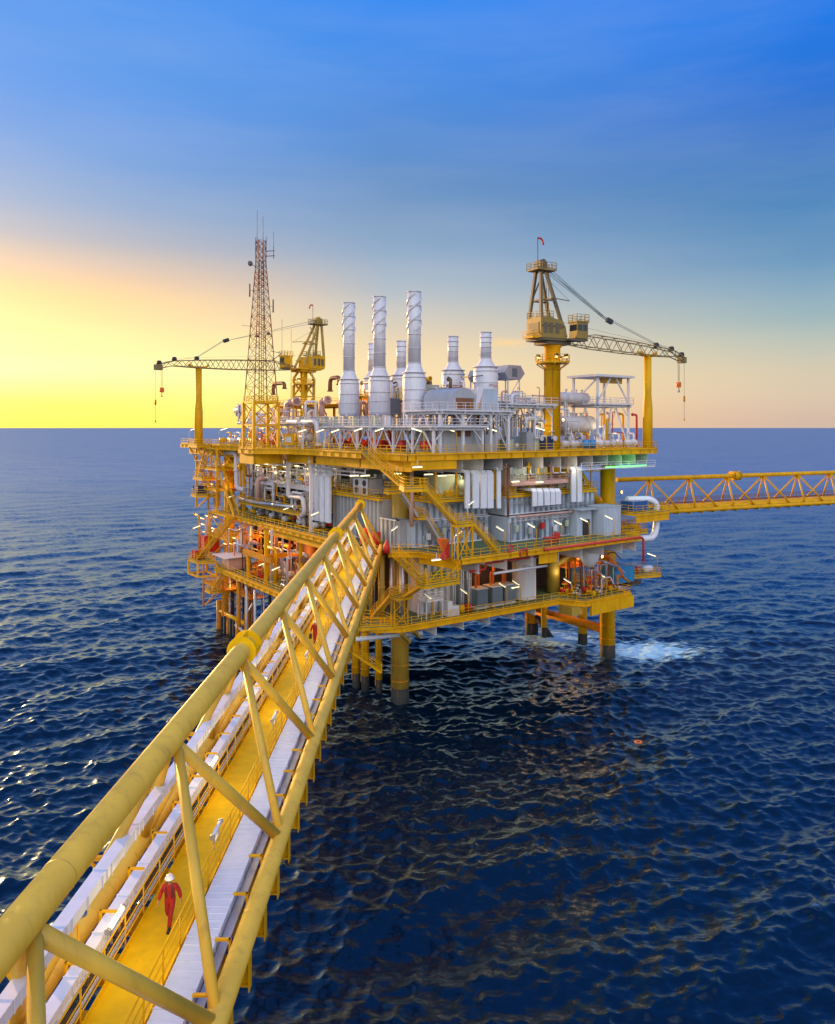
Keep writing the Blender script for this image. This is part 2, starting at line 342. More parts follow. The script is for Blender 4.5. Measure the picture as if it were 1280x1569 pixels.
    cm = n('ShaderNodeMapRange'); cm.interpolation_type = 'SMOOTHSTEP'; l(mth('ADD', at_.outputs['Fac'], mth('MULTIPLY', mth('SUBTRACT', noise(2.5, 6, (.5, 1.4, 1), R(14)), .5), 1.6)), cm.inputs[0]); cm.inputs[1].default_value = 2.9; cm.inputs[2].default_value = 3.9; cm.inputs[4].default_value = .3
    foam = mth('MAXIMUM', fm.outputs[0], cm.outputs[0])
    mx = n('ShaderNodeMix'); mx.data_type = 'RGBA'; l(foam, mx.inputs[0]); mx.inputs[6].default_value = (.0002, .008, .022, 1); mx.inputs[7].default_value = (.50, .82, .95, 1)
    l(mx.outputs[2], p.inputs['Base Color'])
    gl = n('ShaderNodeBsdfGlossy'); gl.inputs['Color'].default_value = (.66, .86, 1, 1); gl.inputs['Roughness'].default_value = .10; l(bp.outputs[0], gl.inputs['Normal'])
    rm = n('ShaderNodeMapRange'); l(dl.outputs['Value'], rm.inputs[0]); rm.inputs[1].default_value = 60; rm.inputs[2].default_value = 650; rm.inputs[3].default_value = .20; rm.inputs[4].default_value = .50; l(rm.outputs[0], gl.inputs['Roughness'])
    fr = n('ShaderNodeFresnel'); fr.inputs['IOR'].default_value = 1.33; l(bp.outputs[0], fr.inputs['Normal'])
    # a rough sea never mirrors like glass: wave shadowing caps its reflectance
    k = mth('MULTIPLY', mth('MINIMUM', mth('MULTIPLY', fr.outputs[0], 1.6), .48), mth('SUBTRACT', 1.0, mth('MULTIPLY', foam, .8)))
    ms = n('ShaderNodeMixShader'); l(k, ms.inputs[0]); l(p.outputs[0], ms.inputs[1]); l(gl.outputs[0], ms.inputs[2])
    l(ms.outputs[0], t.nodes['Material Output'].inputs[0])
    me.materials.append(m)
sea()
# ------------------------------------------------------------------ foot bridge in the foreground
ZT, ZC, ZW = 27.95, 22.2, 22.0
XT, XL, XR = -8.14, -10.75, -5.5
def bridge():
    M = MB_
    b = thing('foot_bridge', 'long yellow tubular steel footbridge with a triangular truss, running up to the platform', 'bridge', (XT, 50, 21), M=M)
    y0, y1 = -3.0, 102.5
    tc_ = MB(M).tube((XT, y0, ZT), (XT, 100.2, ZT), .40, 32).tube((XT, 100.2, ZT), (XT, 100.5, ZT), .40, 32, .22)
    for k in range(18): y = -1 + 5.9 * k; tc_.lathe((XT, y, ZT), [(.398, -.03), (.408, -.012), (.408, .012), (.398, .03)], 32, 'y')
    tc_ = tc_.build('top_chord', 'tube_yellow', b)
    for y in (34.2, 70.3, 97.6):
        c = MB(M)
        for yy in (y - .55, y + .55): c.lathe((XT, yy, ZT), [(.405, -.03), (.66, -.03), (.66, .03), (.405, .03)], 28, 'y')
        c.beam((XT, y - .52, ZT + .52), (XT, y + .52, ZT + .52), .05, .26); c.beam((XT + .5, y - .52, ZT), (XT + .5, y + .52, ZT), .26, .05)
        c.build('collar', 'deck_yellow', tc_)
    for x in (XL, XR):
        c = MB(M).tube((x, y0, ZC), (x, y1, ZC), .325, 28)
        for k in range(18): c.lathe((x, .5 + 5.9 * k, ZC), [(.322, -.03), (.333, -.012), (.333, .012), (.322, .03)], 28, 'y')
        c.build('bottom_chord', 'tube_yellow', b)
    for k in range(-2, 10):
        yt = 15.4 + 9 * k
        for x in (XL, XR):
            for dy in (-4.5, 4.5):
                if yt + dy > y1 or yt > 99: continue
                s = Vector((x - XT, 0, ZC - ZT)).normalized() * .35
                MB(M).tube(Vector((XT, yt, ZT)) + s, (x, yt + dy * .985, ZC), .165 if dy < 0 else .195, 20).build('brace', 'tube_yellow', b)
    for i in range(46):
        y = .4 + 2.25 * i
        c = MB(M).ibeam((XL - .15, y, 21.4), (XR + .2, y, 21.4), .3, .8, .05); c.box((XR + .2, y - .16, 20.85), (XR + .24, y + .16, 21.85))
        c.build('cross_beam', 'yellow', b)
    w_ = MB(M); w_.box((-9.07, y0, 21.93), (-7.45, y1, ZW)); w_.box((-9.10, y0, 21.85), (-9.05, y1, 22.12)); w_.box((-7.47, y0, 21.85), (-7.42, y1, 22.12))
    y = y0 + 1
    while y < y1: w_.box((-9.04, y, ZW), (-7.48, y + .03, ZW + .008)); y += 3
    w_.build('walkway', 'deck_yellow', b)
    for x in (-9.1, -7.42):
        c = MB(M); y = -2.6
        while y < y1 - .4:
            c.tube((x, y, 21.9), (x, y, 23.1), .026, 6)
            if x > -8: c.box((x - .02, y - .05, 21.98), (x + .22, y + .05, 22.0))
            y += 1.5
        for z_ in (23.1, 22.75, 22.4): c.tube((x, y0, z_), (x, y1, z_), .024 if z_ < 23 else .03, 6)
        c.build('handrail', 'rail_yellow', b)
    # cladded cable trays
    def tray(x0, x1, z0, z1, seg, name, m='clad_white', lip=.02, rib=0):
        c = MB(M); y = y0; rg = random.Random(int(-x0 * 10))
        while y < y1:
            e = min(y + seg, y1); dz = rg.uniform(-.006, .006)
            c.box((x0, y + .006, z0), (x1, e - .006, z1 + dz))
            c.box((x0 - lip, y, z0 - .01), (x1 + lip, y + .045, z1 + .02))
            if rib:
                q = y + rib
                while q < e - .1: c.box((x0 + .01, q, z1), (x1 - .01, q + .025, z1 + .018)); q += rib
            for q in (.3, seg * .5, seg - .3):
                c.box((x1, y + q, z0 - .05), (x1 + .02, y + q + .02, z1 - .02))
            y = e
        return c.build(name, m, b)
    tray(-9.24, -8.86, 25.3, 25.6, 2.4, 'cable_tray')
    tray(-9.80, -9.42, 22.75, 23.0, 1.8, 'cable_tray')
    tray(-9.70, -9.52, 22.38, 22.5, 3.0, 'cable_tray')
    tray(-7.27, -6.32, 21.95, 22.3, 2.9, 'cable_tray', rib=.36)
    MB(M).box((-6.27, y0, 21.95), (-6.0, y1, 22.08)).build('cable_tray', 'steel', b)
    c = MB(M)                                   # open ladder tray with cables
    for x in (-9.62, -9.30): c.box((x, y0, 22.2), (x + .03, y1, 22.32))
    y = y0
    while y < y1: c.box((-9.6, y, 22.22), (-9.3, y + .05, 22.25)); y += .42
    c.build('cable_ladder', 'white', b)
    c = MB(M)
    for i, x in enumerate((-9.55, -9.50, -9.45, -9.40, -9.36)): c.tube((x, y0, 22.27), (x, y1, 22.27), .018, 6)
    c.build('cable', 'dark', b)
    for x, z_, r in ((-10.15, 21.95, .16), (-6.6, 21.7, .14), (-9.95, 22.2, .10)): MB(M).tube((x, y0, z_), (x, y1, z_), r, 16).build('pipe', 'tube_yellow', b)
    for i in range(46):
        y = .4 + 2.25 * i
        c = MB(M).box((-6.35, y - .05, 22.32), (-5.85, y + .05, 22.38)); c.box((-5.93, y - .05, 21.8), (-5.86, y + .05, 22.38)).beam((-5.9, y, 21.8), (-6.3, y, 21.85), .05); c.build('bracket', 'rail_yellow', b)
        c = MB(M).box((-10.0, y + .2, 23.02), (-9.45, y + .27, 23.08)); c.box((-9.99, y + .2, 21.8), (-9.93, y + .27, 23.08)); c.build('bracket', 'rail_yellow', b)
    for k in range(-1, 10):
        y = 15.4 + 9 * k
        for dy in (-2.25, 2.25):
            c = MB(M).beam((-9.9, y + dy, 25.25), (-8.9, y + dy, 25.25), .12); c.beam((-9.9, y + dy, 25.25), (-9.5, y + dy, 24.7), .07); c.build('tray_arm', 'yellow', b)
bridge()
def hand_points(wrist, direction, side):
    pass
def tube_light(y, left, label):
    x = -9.28 if left else -7.6
    t = thing('tube_light', label, 'light fitting', (x, y, 22.9), 'fluorescent fittings along the footbridge', M=MB_)
    if left: p, q = Vector((x, y - .55, 23.15)), Vector((x, y + .55, 23.15))
    else: p, q = Vector((x, y - .55, 23.2)), Vector((x, y + .55, 23.2))
    MB(MB_).path([p, q], .075, 12).build('tube', 'lamp_glow' if left else 'clad_white', t)
    c = MB(MB_)
    for e in (p, q): c.lathe((e.x, e.y - .05, e.z), [(.03, 0), (.10, 0), (.10, .1), (.03, .1)], 12, 'y')
    c.box((x - .05, y - .32, 22.85), (x + .03, y + .36, 22.9)).box((x - .04, y - .3, 22.6), (x + .02, y - .26, 23.15)); c.box((x - .04, y + .3, 22.6), (x + .02, y + .34, 23.15)); c.build('bracket', 'steel', t)
    if not left: MB(MB_).box((x - .07, y - .45, 23.08), (x + .0, y + .45, 23.12)).build('diffuser', 'lamp_glow', t)
    else: t['label'] = label
    return t
LW = ['nearest', 'second nearest', 'third nearest', 'fourth nearest', 'fifth nearest', 'sixth nearest', 'seventh nearest']
for i in range(7): tube_light(22.6 + 10.6 * i, True, 'lit fluorescent tube beside the left handrail of the footbridge, %s on that side' % LW[i])
for i in range(7): tube_light(27.6 + 10.8 * i, False, 'white cased tube light on the right handrail of the footbridge, %s on that side' % LW[i])
for i in range(9): point((-8.3, 22 + 10 * i, 24.2), (1, .78, .25), 105 + 12 * i, .4, M=MB_)
# small beacon on a short pole by the walkway
t = thing('signal_horn', 'small blue horn on a short yellow pole above the white tray near the foreground worker', 'horn', (-9.3, 21.6, 22.2), M=MB_)
MB(MB_).tube((-9.95, 21.6, 22), (-9.95, 21.6, 23.75), .035, 8).build('pole', 'rail_yellow', t)
MB(MB_).lathe((-9.95, 21.65, 23.8), [(.05, 0), (.08, .1), (.14, .25), (.02, .26)], 12, 'y').build('horn', 'blue', t)
# ------------------------------------------------------------------ people
def skin_mesh(name, pts, edges, rad, m, parent, loc, rz, lev=2, root=0):
    me = bpy.data.meshes.new(name + '_s'); me.from_pydata(pts, edges, []); o = bpy.data.objects.new(name + '_s', me); COL.objects.link(o)
    md = o.modifiers.new('skin', 'SKIN'); md.use_smooth_shade = True
    for i, r in enumerate(rad):
        sv = me.skin_vertices[0].data[i]; sv.radius = r if isinstance(r, tuple) else (r, r); sv.use_root = (i == root)
    sb = o.modifiers.new('sub', 'SUBSURF'); sb.levels = lev; sb.render_levels = lev
    dg = bpy.context.evaluated_depsgraph_get(); e = o.evaluated_get(dg); nm = bpy.data.meshes.new_from_object(e)
    bpy.data.objects.remove(o); nm.name = name; nm.transform(Matrix.Rotation(rz, 4, 'Z')); nm.materials.clear(); nm.materials.append(MATS[m])
    nm.polygons.foreach_set('use_smooth', [True] * len(nm.polygons))
    p = bpy.data.objects.new(name, nm); COL.objects.link(p); p.parent = parent; ORG[p.name] = ORG[parent.name]; return p
def person(label, loc, rz, pose, bag=False):
    # local axes: faces -y, z up, feet on z=0
    t = thing('person', label, 'person', loc, M=MB_)
    J = pose; pts = []; rad = []; ed = []
    def v(p, r, par=None):
        pts.append(p); rad.append(r)
        if par is not None: ed.append((par, len(pts) - 1))
        return len(pts) - 1
    pel = v(J['pelvis'], .12); ch = v(J['belly'], (.145, .11), pel); st_ = v(J['chest'], (.17, .12), ch); nk = v(J['neck'], .058, st_); hd = v(J['head0'], .072, nk); h1 = v(J['head1'], .098, hd); h2 = v(J['head2'], .078, h1)
    no = Vector(J['head1']); v(tuple(no + Vector((0, -.105, -.02))), .018, h1)
    tips = []
    for sgn, a in ((-1, 'L'), (1, 'R')):
        s = v(J['sh' + a], .065, st_); e = v(J['el' + a], .048, s); w0 = v(J['wr' + a], .030, e); W = Vector(J['wr' + a]); dr = (W - Vector(J['el' + a])).normalized()
        pm = v(tuple(W + dr * .07), (.040, .022), w0)
        sd_ = Vector((0, 1, 0)) - dr * dr.y; sd_.normalize()
        for i, (o_, ln_) in enumerate(((-.030, .070), (-.010, .082), (.010, .076), (.030, .060))):
            b_ = W + dr * .105 + sd_ * o_; k1 = v(tuple(b_), .0105, pm); b2 = b_ + dr * ln_ * .55 + Vector((-sgn * .012, 0, 0)); k2 = v(tuple(b2), .0095, k1); v(tuple(b2 + dr * ln_ * .4 + Vector((-sgn * .026, 0, 0))), .008, k2)
        th_ = W + dr * .05 - sd_ * .045; k = v(tuple(th_), .012, pm); v(tuple(th_ + dr * .05 - sd_ * .018), .0095, k)
        hp = v(J['hp' + a], .095, pel); kn = v(J['kn' + a], .062, hp); an = v(J['an' + a], .042, kn); v(J['to' + a], .036, an)
    skin_mesh('body', pts, ed, rad, 'skin', t, loc, rz, 2)
    pts.clear(); rad.clear(); ed.clear()
    pel = v(J['pelvis'], (.165, .135)); ch = v(J['belly'], (.175, .135), pel); st_ = v(J['chest'], (.205, .145), ch); v(J['neck'], (.085, .085), st_)
    for a in 'LR':
        s = v(J['sh' + a], .092, st_); e = v(J['el' + a], .070, s); W = Vector(J['wr' + a]); E = Vector(J['el' + a]); v(tuple(E.lerp(W, .55)), .062, e); v(tuple(E.lerp(W, .93)), .054, len(pts) - 1)
        hp = v(J['hp' + a], .118, pel); kn = v(J['kn' + a], .088, hp); A = Vector(J['an' + a]); K = Vector(J['kn' + a]); v(tuple(K.lerp(A, .5)), .080, kn); v(tuple(K.lerp(A, .97)), .070, len(pts) - 1)
    skin_mesh('coverall', pts, ed, rad, 'coverall', t, loc, rz, 2)
    t.scale = (.94,) * 3; Rz = Matrix.Rotation(rz, 4, 'Z'); O = ORG[t.name]; MM = Matrix.Translation(O) @ Rz
    hx, hy, hz = J['head2']; c = MB(MM); c.lathe((hx, hy, hz - .03), [(.115, 0), (.160, .0), (.155, .015), (.125, .025), (.125, .06), (.115, .09), (.09, .118), (.05, .136), (.01, .142)], 24)
    c.box((hx - .02, hy - .12, hz + .02), (hx + .02, hy + .10, hz + .105)); c.build('helmet', 'helmet', t)
    for a in 'LR':
        A, T = Vector(J['an' + a]), Vector(J['to' + a]); c = MB(MM); d = (T - A); d.z = 0; d.normalize()
        c.path([A + Vector((0, 0, .08)), A + Vector((0, 0, -.03)), T + d * .03], .058, 12, .05); c.build('boot', 'boot', t)
    cx, cy, cz = J['chest']; c = MB(MM)
    for sx_ in (-.11, .11):
        c.path([(cx + sx_, cy + .13, cz - .15), (cx + sx_ * 1.05, cy + .1, cz + .12), (cx + sx_ * 1.05, cy - .02, cz + .175), (cx + sx_, cy - .135, cz + .06), (cx + sx_ * .9, cy - .15, cz - .25)], .02, 8)
    c.build('harness', 'dark', t)
    c = MB(MM); fx, fy, fz = J['head1']
    for sx_ in (-.035, .035): c.lathe((fx + sx_, fy - .088, fz + .012), [(.002, -.012), (.011, -.008), (.011, .004), (.002, .008)], 8, 'y')
    c.box((fx - .028, fy - .097, fz - .062), (fx + .028, fy - .07, fz - .052)); c.build('face_detail', 'boot', t)
    for sx_ in (-1, 1): MB(MM).lathe((fx + sx_ * .095, fy + .005, fz - .01), [(.006, -.03), (.022, -.015), (.026, .012), (.008, .03)], 8).build('ear', 'skin', t)
    if bag:
        bx, by, bz = J['wrL']; g = MB(MM).box((bx - .13, by - .17, bz - .52), (bx + .05, by + .17, bz - .18)); g.path([(bx - .04, by - .1, bz - .2), (bx - .03, by - .08, bz - .1), (bx - .03, by + .08, bz - .1), (bx - .04, by + .1, bz - .2)], .012, 6)
        g.v = [tuple(O + (Vector(p) - O) * .94) for p in g.v]; g.build('tool_bag', 'dark', None, ('black tool bag held by the worker farther along the footbridge', 'bag'))
walkP = dict(pelvis=(0, 0, .95), belly=(0, -.01, 1.12), chest=(0, -.02, 1.33), neck=(0, -.03, 1.50), head0=(0, -.05, 1.57), head1=(0, -.075, 1.645), head2=(0, -.06, 1.71),
             shL=(-.2, -.02, 1.42), elL=(-.31, .03, 1.16), wrL=(-.36, -.07, .93), shR=(.2, -.02, 1.42), elR=(.30, .06, 1.15), wrR=(.35, .05, .91),
             hpL=(-.09, 0, .88), knL=(-.07, -.02, .50), anL=(-.05, .30, .17), toL=(-.05, .20, .045), hpR=(.09, 0, .88), knR=(.05, -.14, .50), anR=(.02, -.22, .09), toR=(.02, -.38, .05))
person('foreground worker in dark red coverall and white hard hat walking towards the viewer', (-8.1, 24.0, 22.0), R(6), walkP)
p2 = dict(walkP); p2.update(wrL=(-.33, .0, .90), elL=(-.30, .02, 1.15), anL=(-.07, .18, .12), toL=(-.07, .06, .05), knL=(-.08, -.05, .5))
person('distant worker in bright red coverall and white hard hat carrying a dark bag', (-7.98, 55.6, 22.0), R(-4), p2, bag=True)
# ------------------------------------------------------------------ second bridge, leaving to the right
MR = Matrix.Translation((0, 0, 0)) @ Matrix.Translation((41.0, 137.5, 0)) @ Matrix.Rotation(math.atan2(.397, .918), 4, 'Z')
def bridge2():
    b = thing('pipe_bridge', 'yellow triangular truss bridge carrying pipes, leaving the platform towards the right edge', 'bridge', (40, 2.5, 21), M=MR)
    L_ = 118
    c = MB(MR).tube((-3.5, 2.6, 28.35), (L_, 2.6, 28.35), .42, 20).build('top_chord', 'yellow', b)
    k = MB(MR)
    for x in (24.6, 26.6): k.lathe((x, 2.6, 28.35), [(.42, -.03), (.95, -.03), (.95, .03), (.42, .03)], 24, 'x')
    k.lathe((25.0, 2.6, 28.35), [(.5, 0), (.9, 0), (.9, 1.4), (.5, 1.4)], 24, 'x'); k.build('collar', 'yellow', c)
    for y in (0, 5.2): MB(MR).tube((0, y, 22.3), (L_, y, 22.3), .36, 18).build('bottom_chord', 'yellow', b)
    i = 0; x = 4.2
    while x < L_:
        for y in (0, 5.2):
            for dx in (-4.85, .0 if y == 0 else .0, 4.85):
                if dx == 0: q = (x - .9 if y == 0 else x + .9, y, 22.4)
                else: q = (max(x + dx, .2), y, 22.4)
                if (dx < 0 and y == 0) or (dx > 0 and y > 0): continue
                MB(MR).tube((x, 2.6, 28.3), q, .17, 10).build('brace', 'yellow', b)
        x += 9.7
    for y, z_, r in ((.9, 22.7, .34), (1.9, 22.9, .30), (2.8, 22.65, .34), (3.8, 22.9, .26)): MB(MR).tube((-2, y, z_), (L_, y, z_), r, 14).build('pipe', 'yellow', b)
    k = MB(MR)
    for i in range(40): k.box((i * 2.9, -.1, 21.7), (i * 2.9 + .25, 5.3, 22.1))
    k.build('cross_beam', 'ochre', b)
    MB(MR).box((-1, 4.0, 23.2), (L_, 5.0, 23.26)).build('walkway', 'rust_yellow', b)
    for y in (3.95, 5.05): MB(MR).rail([(-1, y, 23.26), (L_, y, 23.26)], 1.0, 2.4, .03, n=2).build('handrail', 'brown', b)
bridge2()
# ================================================================== platform: legs, decks
ZB, ZM, ZU = 13.0, 22.0, 34.6
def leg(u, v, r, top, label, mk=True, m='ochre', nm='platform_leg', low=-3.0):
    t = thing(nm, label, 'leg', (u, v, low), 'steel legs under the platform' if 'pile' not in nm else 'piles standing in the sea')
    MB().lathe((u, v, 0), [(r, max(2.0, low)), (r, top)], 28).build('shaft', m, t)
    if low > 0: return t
    c = MB().lathe((u, v, 0), [(r * 1.02, low), (r * 1.03, .6), (r * 1.0, 2.0)], 28); c.build('splash_zone', 'marine', t)
    if mk:
        c = MB()
        for z_ in (3.0, 5.2, 8.4): c.lathe((u, v, z_), [(r, -.06), (r + .05, -.06), (r + .05, .06), (r, .06)], 28)
        for a in (0.6, 2.2, -2.4): c.box((u + math.cos(a) * (r + .03) - .05, v + math.sin(a) * (r + .03) - .05, 1), (u + math.cos(a) * (r + .12) + .05, v + math.sin(a) * (r + .12) + .05, 9))
        c.build('ring', 'rust_yellow', t)
    return t
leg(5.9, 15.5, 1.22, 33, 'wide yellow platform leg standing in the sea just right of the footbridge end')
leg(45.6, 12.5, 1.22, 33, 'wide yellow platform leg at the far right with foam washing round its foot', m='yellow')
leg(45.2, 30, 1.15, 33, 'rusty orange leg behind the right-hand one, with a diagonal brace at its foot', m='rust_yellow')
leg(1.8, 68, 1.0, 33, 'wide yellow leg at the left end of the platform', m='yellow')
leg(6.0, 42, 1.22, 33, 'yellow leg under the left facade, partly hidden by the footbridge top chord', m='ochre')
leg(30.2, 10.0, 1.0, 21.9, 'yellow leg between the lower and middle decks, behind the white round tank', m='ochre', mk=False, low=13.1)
leg(44.6, 26.2, .55, 12, 'slim yellow pile with black foot left of the slanting orange beam', m='yellow', nm='pile', mk=False)
leg(47.3, 19.5, .8, 12, 'yellow pile with black foot behind the slanting orange beam', m='yellow', nm='pile', mk=False)
for i, (px, py, w_, lb) in enumerate(((546, 1052, 12, 'leftmost of the three slim yellow piles beside the footbridge chord'), (560, 1056, 12, 'middle one of the three slim yellow piles beside the footbridge chord'), (581, 1062, 10, 'slim yellow pile standing between the twin piles and the wide leg'))):
    y = H * F / (py - HY); x = (px - CX) / F * y; q = MP.inverted() @ Vector((x, y, 0)); leg(q.x, q.y, w_ / F * y / 2, 12.3, lb, m='yellow', nm='pile', mk=True)
q = MP.inverted() @ Vector((-24.9, 139, 0))
# jacket braces near the water
t = thing('leg_brace', 'long slanting orange-rust tubular beam between the right-hand legs above the water', 'brace', (45, 20, 7))
MB().tube((45.2, 30, 4.3), (45.7, 12.5, 4.3), .75, 20).build('tube', 'rust_yellow', t)
MB().tube((45.2, 29.5, 4.0), (46.6, 24.4, -2), .5, 16).build('diagonal', 'marine', t)
t = thing('leg_brace', 'yellow diagonal strut running up to the middle deck beside the white hopper', 'brace', (31, 9, 16))
MB().tube((30.6, 9.5, 17.4), (34.2, 5, 21.4), .42, 16).build('tube', 'ochre', t)
t = thing('leg_brace', 'thick yellow diagonal tube leaning between two legs below the green-lit deck edge', 'brace', (42, 20, 25))
MB().tube((38.5, 14.5, 33.2), (43.6, 12.5, 25.2), .62, 18).build('tube', 'yellow', t)
leg(37.6, 15.3, 1.0, 33.2, 'yellow column under the green-lit deck edge, left of the leaning tube', m='yellow', mk=False, nm='column', low=22.1)
leg(3.4, 9.2, .28, 33.2, 'slim pinkish column behind the upper stairs at the near corner', m='pink_steel', mk=False, nm='column', low=25.1)
# boat fender / conductor frame at the left foot
t = thing('conductor_frame', 'rust and yellow frame of short piles in the water at the left platform foot', 'frame', (0, 60, 0))
A, B = Vector((-1.0, 66, 3.6)), Vector((-.9, 53.2, 3.6))
MB().tube(A, B, .38, 12).build('top_rail', 'yellow', t)
MB().tube(A + Vector((2.5, 1, 4.2)), B + Vector((2.0, 1, 4.2)), .35, 12).build('top_rail', 'rust_yellow', t)
for i in range(10):
    p = A.lerp(B, i / 9); MB().tube((p.x, p.y, -3), (p.x, p.y, 3.5 if i % 9 else 5.5), .22 if i % 9 else .45, 10).build('fender_pile', 'marine' if i % 3 else 'rust_yellow', t)
for i in range(4): MB().tube((1.2 + .3 * i, 65 - 2.6 * i, -3), (1.2 + .3 * i, 65 - 2.6 * i, 12), .35, 10).build('conductor', 'brown' if i % 2 else 'marine', t)
MB().rail([(0, 66, 7.9), (0, 54, 7.9)], 1.1, 1.6).build('handrail', 'rust_yellow', t)
MB().box((-.2, 53.5, 7.75), (3, 66.5, 7.88)).build('platform', 'rust_yellow', t)
for i in range(3):
    MB().tube((-3.4, 50.5 - 3.4 * i, .8 if i != 1 else 3), (-3.4, 50.5 - 3.4 * i, 13), .2 if i else .32, 10).build('riser', 'pipe_white' if i else 'rust_yellow', t)
MB().beam((-3.4, 52, 4.2), (-3.4, 43.6, 3.3), .3).build('guide', 'pipe_white', t)

def deck(name, label, poly, z, th, plate_m, girder_m, edges, stubs=(), rail_m='rail_yellow', gh=.9):
    """edges: list of (start, end, has_rail)"""
    cx = sum(p[0] for p in poly) / len(poly); cy = sum(p[1] for p in poly) / len(poly)
    t = thing(name, label, 'deck', (cx, cy, z - th))
    MB().prism(poly, z - th, z).build('deck_plate', plate_m, t)
    for a, b, r in edges:
        d = (Vector(b) - Vector(a)); n = Vector((d.y, -d.x)).normalized()
        g = MB(); p, q = Vector((a[0], a[1], z - gh / 2 - .02)) + Vector((n.x, n.y, 0)) * .12, Vector((b[0], b[1], z - gh / 2 - .02)) + Vector((n.x, n.y, 0)) * .12
        g.ibeam(p, q, .3, gh, .05); k = int((q - p).length / 2.2)
        for i in range(k): s = p.lerp(q, (i + .5) / k); g.box((s.x - .14 - abs(d.y) * 0, s.y - .14, z - gh + .04), (s.x + .14, s.y + .14, z - .1)) if False else g.beam(s + Vector((0, 0, -gh / 2 + .06)), s + Vector((0, 0, gh / 2 - .06)), .05, .28)
        g.build('edge_girder', girder_m, t)
        if r: MB().rail([(a[0], a[1], z), (b[0], b[1], z)]).build('railing', rail_m, t)
    for p, q, h_, m in stubs: MB().ibeam(p, q, .3, h_, .06).build('transverse_beam', m, t)
    return t
# --- upper deck
up = [(0, 5.2), (14, 5.2), (48, 5.2), (50.5, 6.5), (48.5, 14), (48, 60), (30, 88), (-1, 88), (-1, 46.5), (-5, 46.5), (-5, 40.5), (-1, 36), (0, 30)]
st = [((u, 5.9, ZU - 1.55), (u, 20, ZU - 1.55), 1.7, 'white') for u in (6, 9.2, 12.8, 16.2, 20, 24, 27.6, 31, 34.4, 37.8, 41, 44.4, 47.3)]
st += [((.7, v, ZU - 1.5), (14, v, ZU - 1.5), 1.0, 'pink_steel') for v in range(12, 86, 5)]
deck('upper_deck', 'upper deck with a yellow edge girder, carrying the white chimneys and both cranes', up, ZU, .25, 'green_deck', 'yellow',
     [((0, 5.2), (48, 5.2), True), ((48, 5.2), (50.5, 6.5), True), ((50.5, 6.5), (48.5, 14), True), ((48.5, 14), (48, 60), True), ((0, 30), (0, 16), True), ((0, 13), (0, 5.2), True), ((-1, 36), (0, 30), True), ((-5, 40.5), (-1, 36), True), ((-5, 46.5), (-5, 40.5), True), ((-1, 88), (-1, 46.5), True)], st, gh=.75)
t = thing('deck_girder', 'deep yellow plate girder hanging under the left edge of the upper deck', 'girder', (.3, 30, 32))
for v0, v1 in ((5.0, 17.0), (17.3, 30), (31, 40), (47, 60), (60.3, 87)):
    MB().ibeam((.45, v0, 33.15), (.45, v1, 33.15), .5, 1.3, .06).build('girder', 'yellow', t)
MB().ibeam((.4, 4.95, 33.3), (7.5, 4.95, 33.3), .5, 1.2, .06).build('girder', 'yellow', t)
MB().box((-4.9, 40.6, 32.2), (-4.6, 46.4, 33.8)).box((-4.9, 40.6, 32.2), (0, 40.9, 33.8)).build('girder', 'yellow', t)
t = thing('cable_walk', 'narrow green-lit service gangway hanging under the right edge of the upper deck', 'gangway', (41, 4.6, 31.6))
MB().box((30.5, 4.6, 31.75), (47.6, 5.2, 31.82)).build('floor', 'white', t)
MB().rail([(30.5, 4.6, 31.8), (47.6, 4.6, 31.8)], 1.0, 2.2, .03).build('railing', 'white', t)
MB().tube((36, 4.75, 32.05), (45.5, 4.75, 32.05), .07, 8).build('green_lamp', 'lamp_green', t)
point((41, 4.6, 32.4), (.15, 1, .1), 260, .6)
# --- middle deck
mid_ = [(3, 7.2), (4.3, 2.5), (4.3, 0), (38, 0), (38.3, 8), (48, 8), (48, 60), (-1, 70), (-1, 17.5), (1, 13.5), (0, 9.5)]
st = [((u, .4, ZM - 1.25), (u, 14, ZM - 1.25), 1.7, 'white') for u in (7.4, 12, 16.6, 21.4, 26.0, 30.4, 34.4, 37.5)]
st += [((-.2, v, ZM - 1.2), (14, v, ZM - 1.2), .9, 'pink_steel') for v in range(20, 68, 6)]
deck('middle_deck', 'middle deck at footbridge level with green floor and yellow edge', mid_, ZM, .22, 'green_deck', 'yellow',
     [((4.3, 0), (38, 0), True), ((4.3, 2.5), (4.3, 0), False), ((3, 7.2), (4.3, 2.5), True), ((0, 9.5), (3, 7.2), True), ((38, 0), (38.3, 8), True), ((38.3, 8), (48, 8), True), ((48, 8), (48, 60), True), ((-1, 70), (-1, 17.5), True)], st, gh=.55)
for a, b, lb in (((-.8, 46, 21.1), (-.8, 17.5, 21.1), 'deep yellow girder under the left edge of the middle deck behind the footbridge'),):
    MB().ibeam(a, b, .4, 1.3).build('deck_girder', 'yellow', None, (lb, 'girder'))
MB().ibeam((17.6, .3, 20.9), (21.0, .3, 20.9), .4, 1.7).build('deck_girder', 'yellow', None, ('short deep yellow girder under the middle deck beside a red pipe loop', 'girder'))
MB().ibeam((3.1, 7.1, 21.2), (4.5, .3, 21.2), .4, 1.0).build('deck_girder', 'yellow', None, ('yellow girder under the near corner of the middle deck at the stair tower', 'girder'))
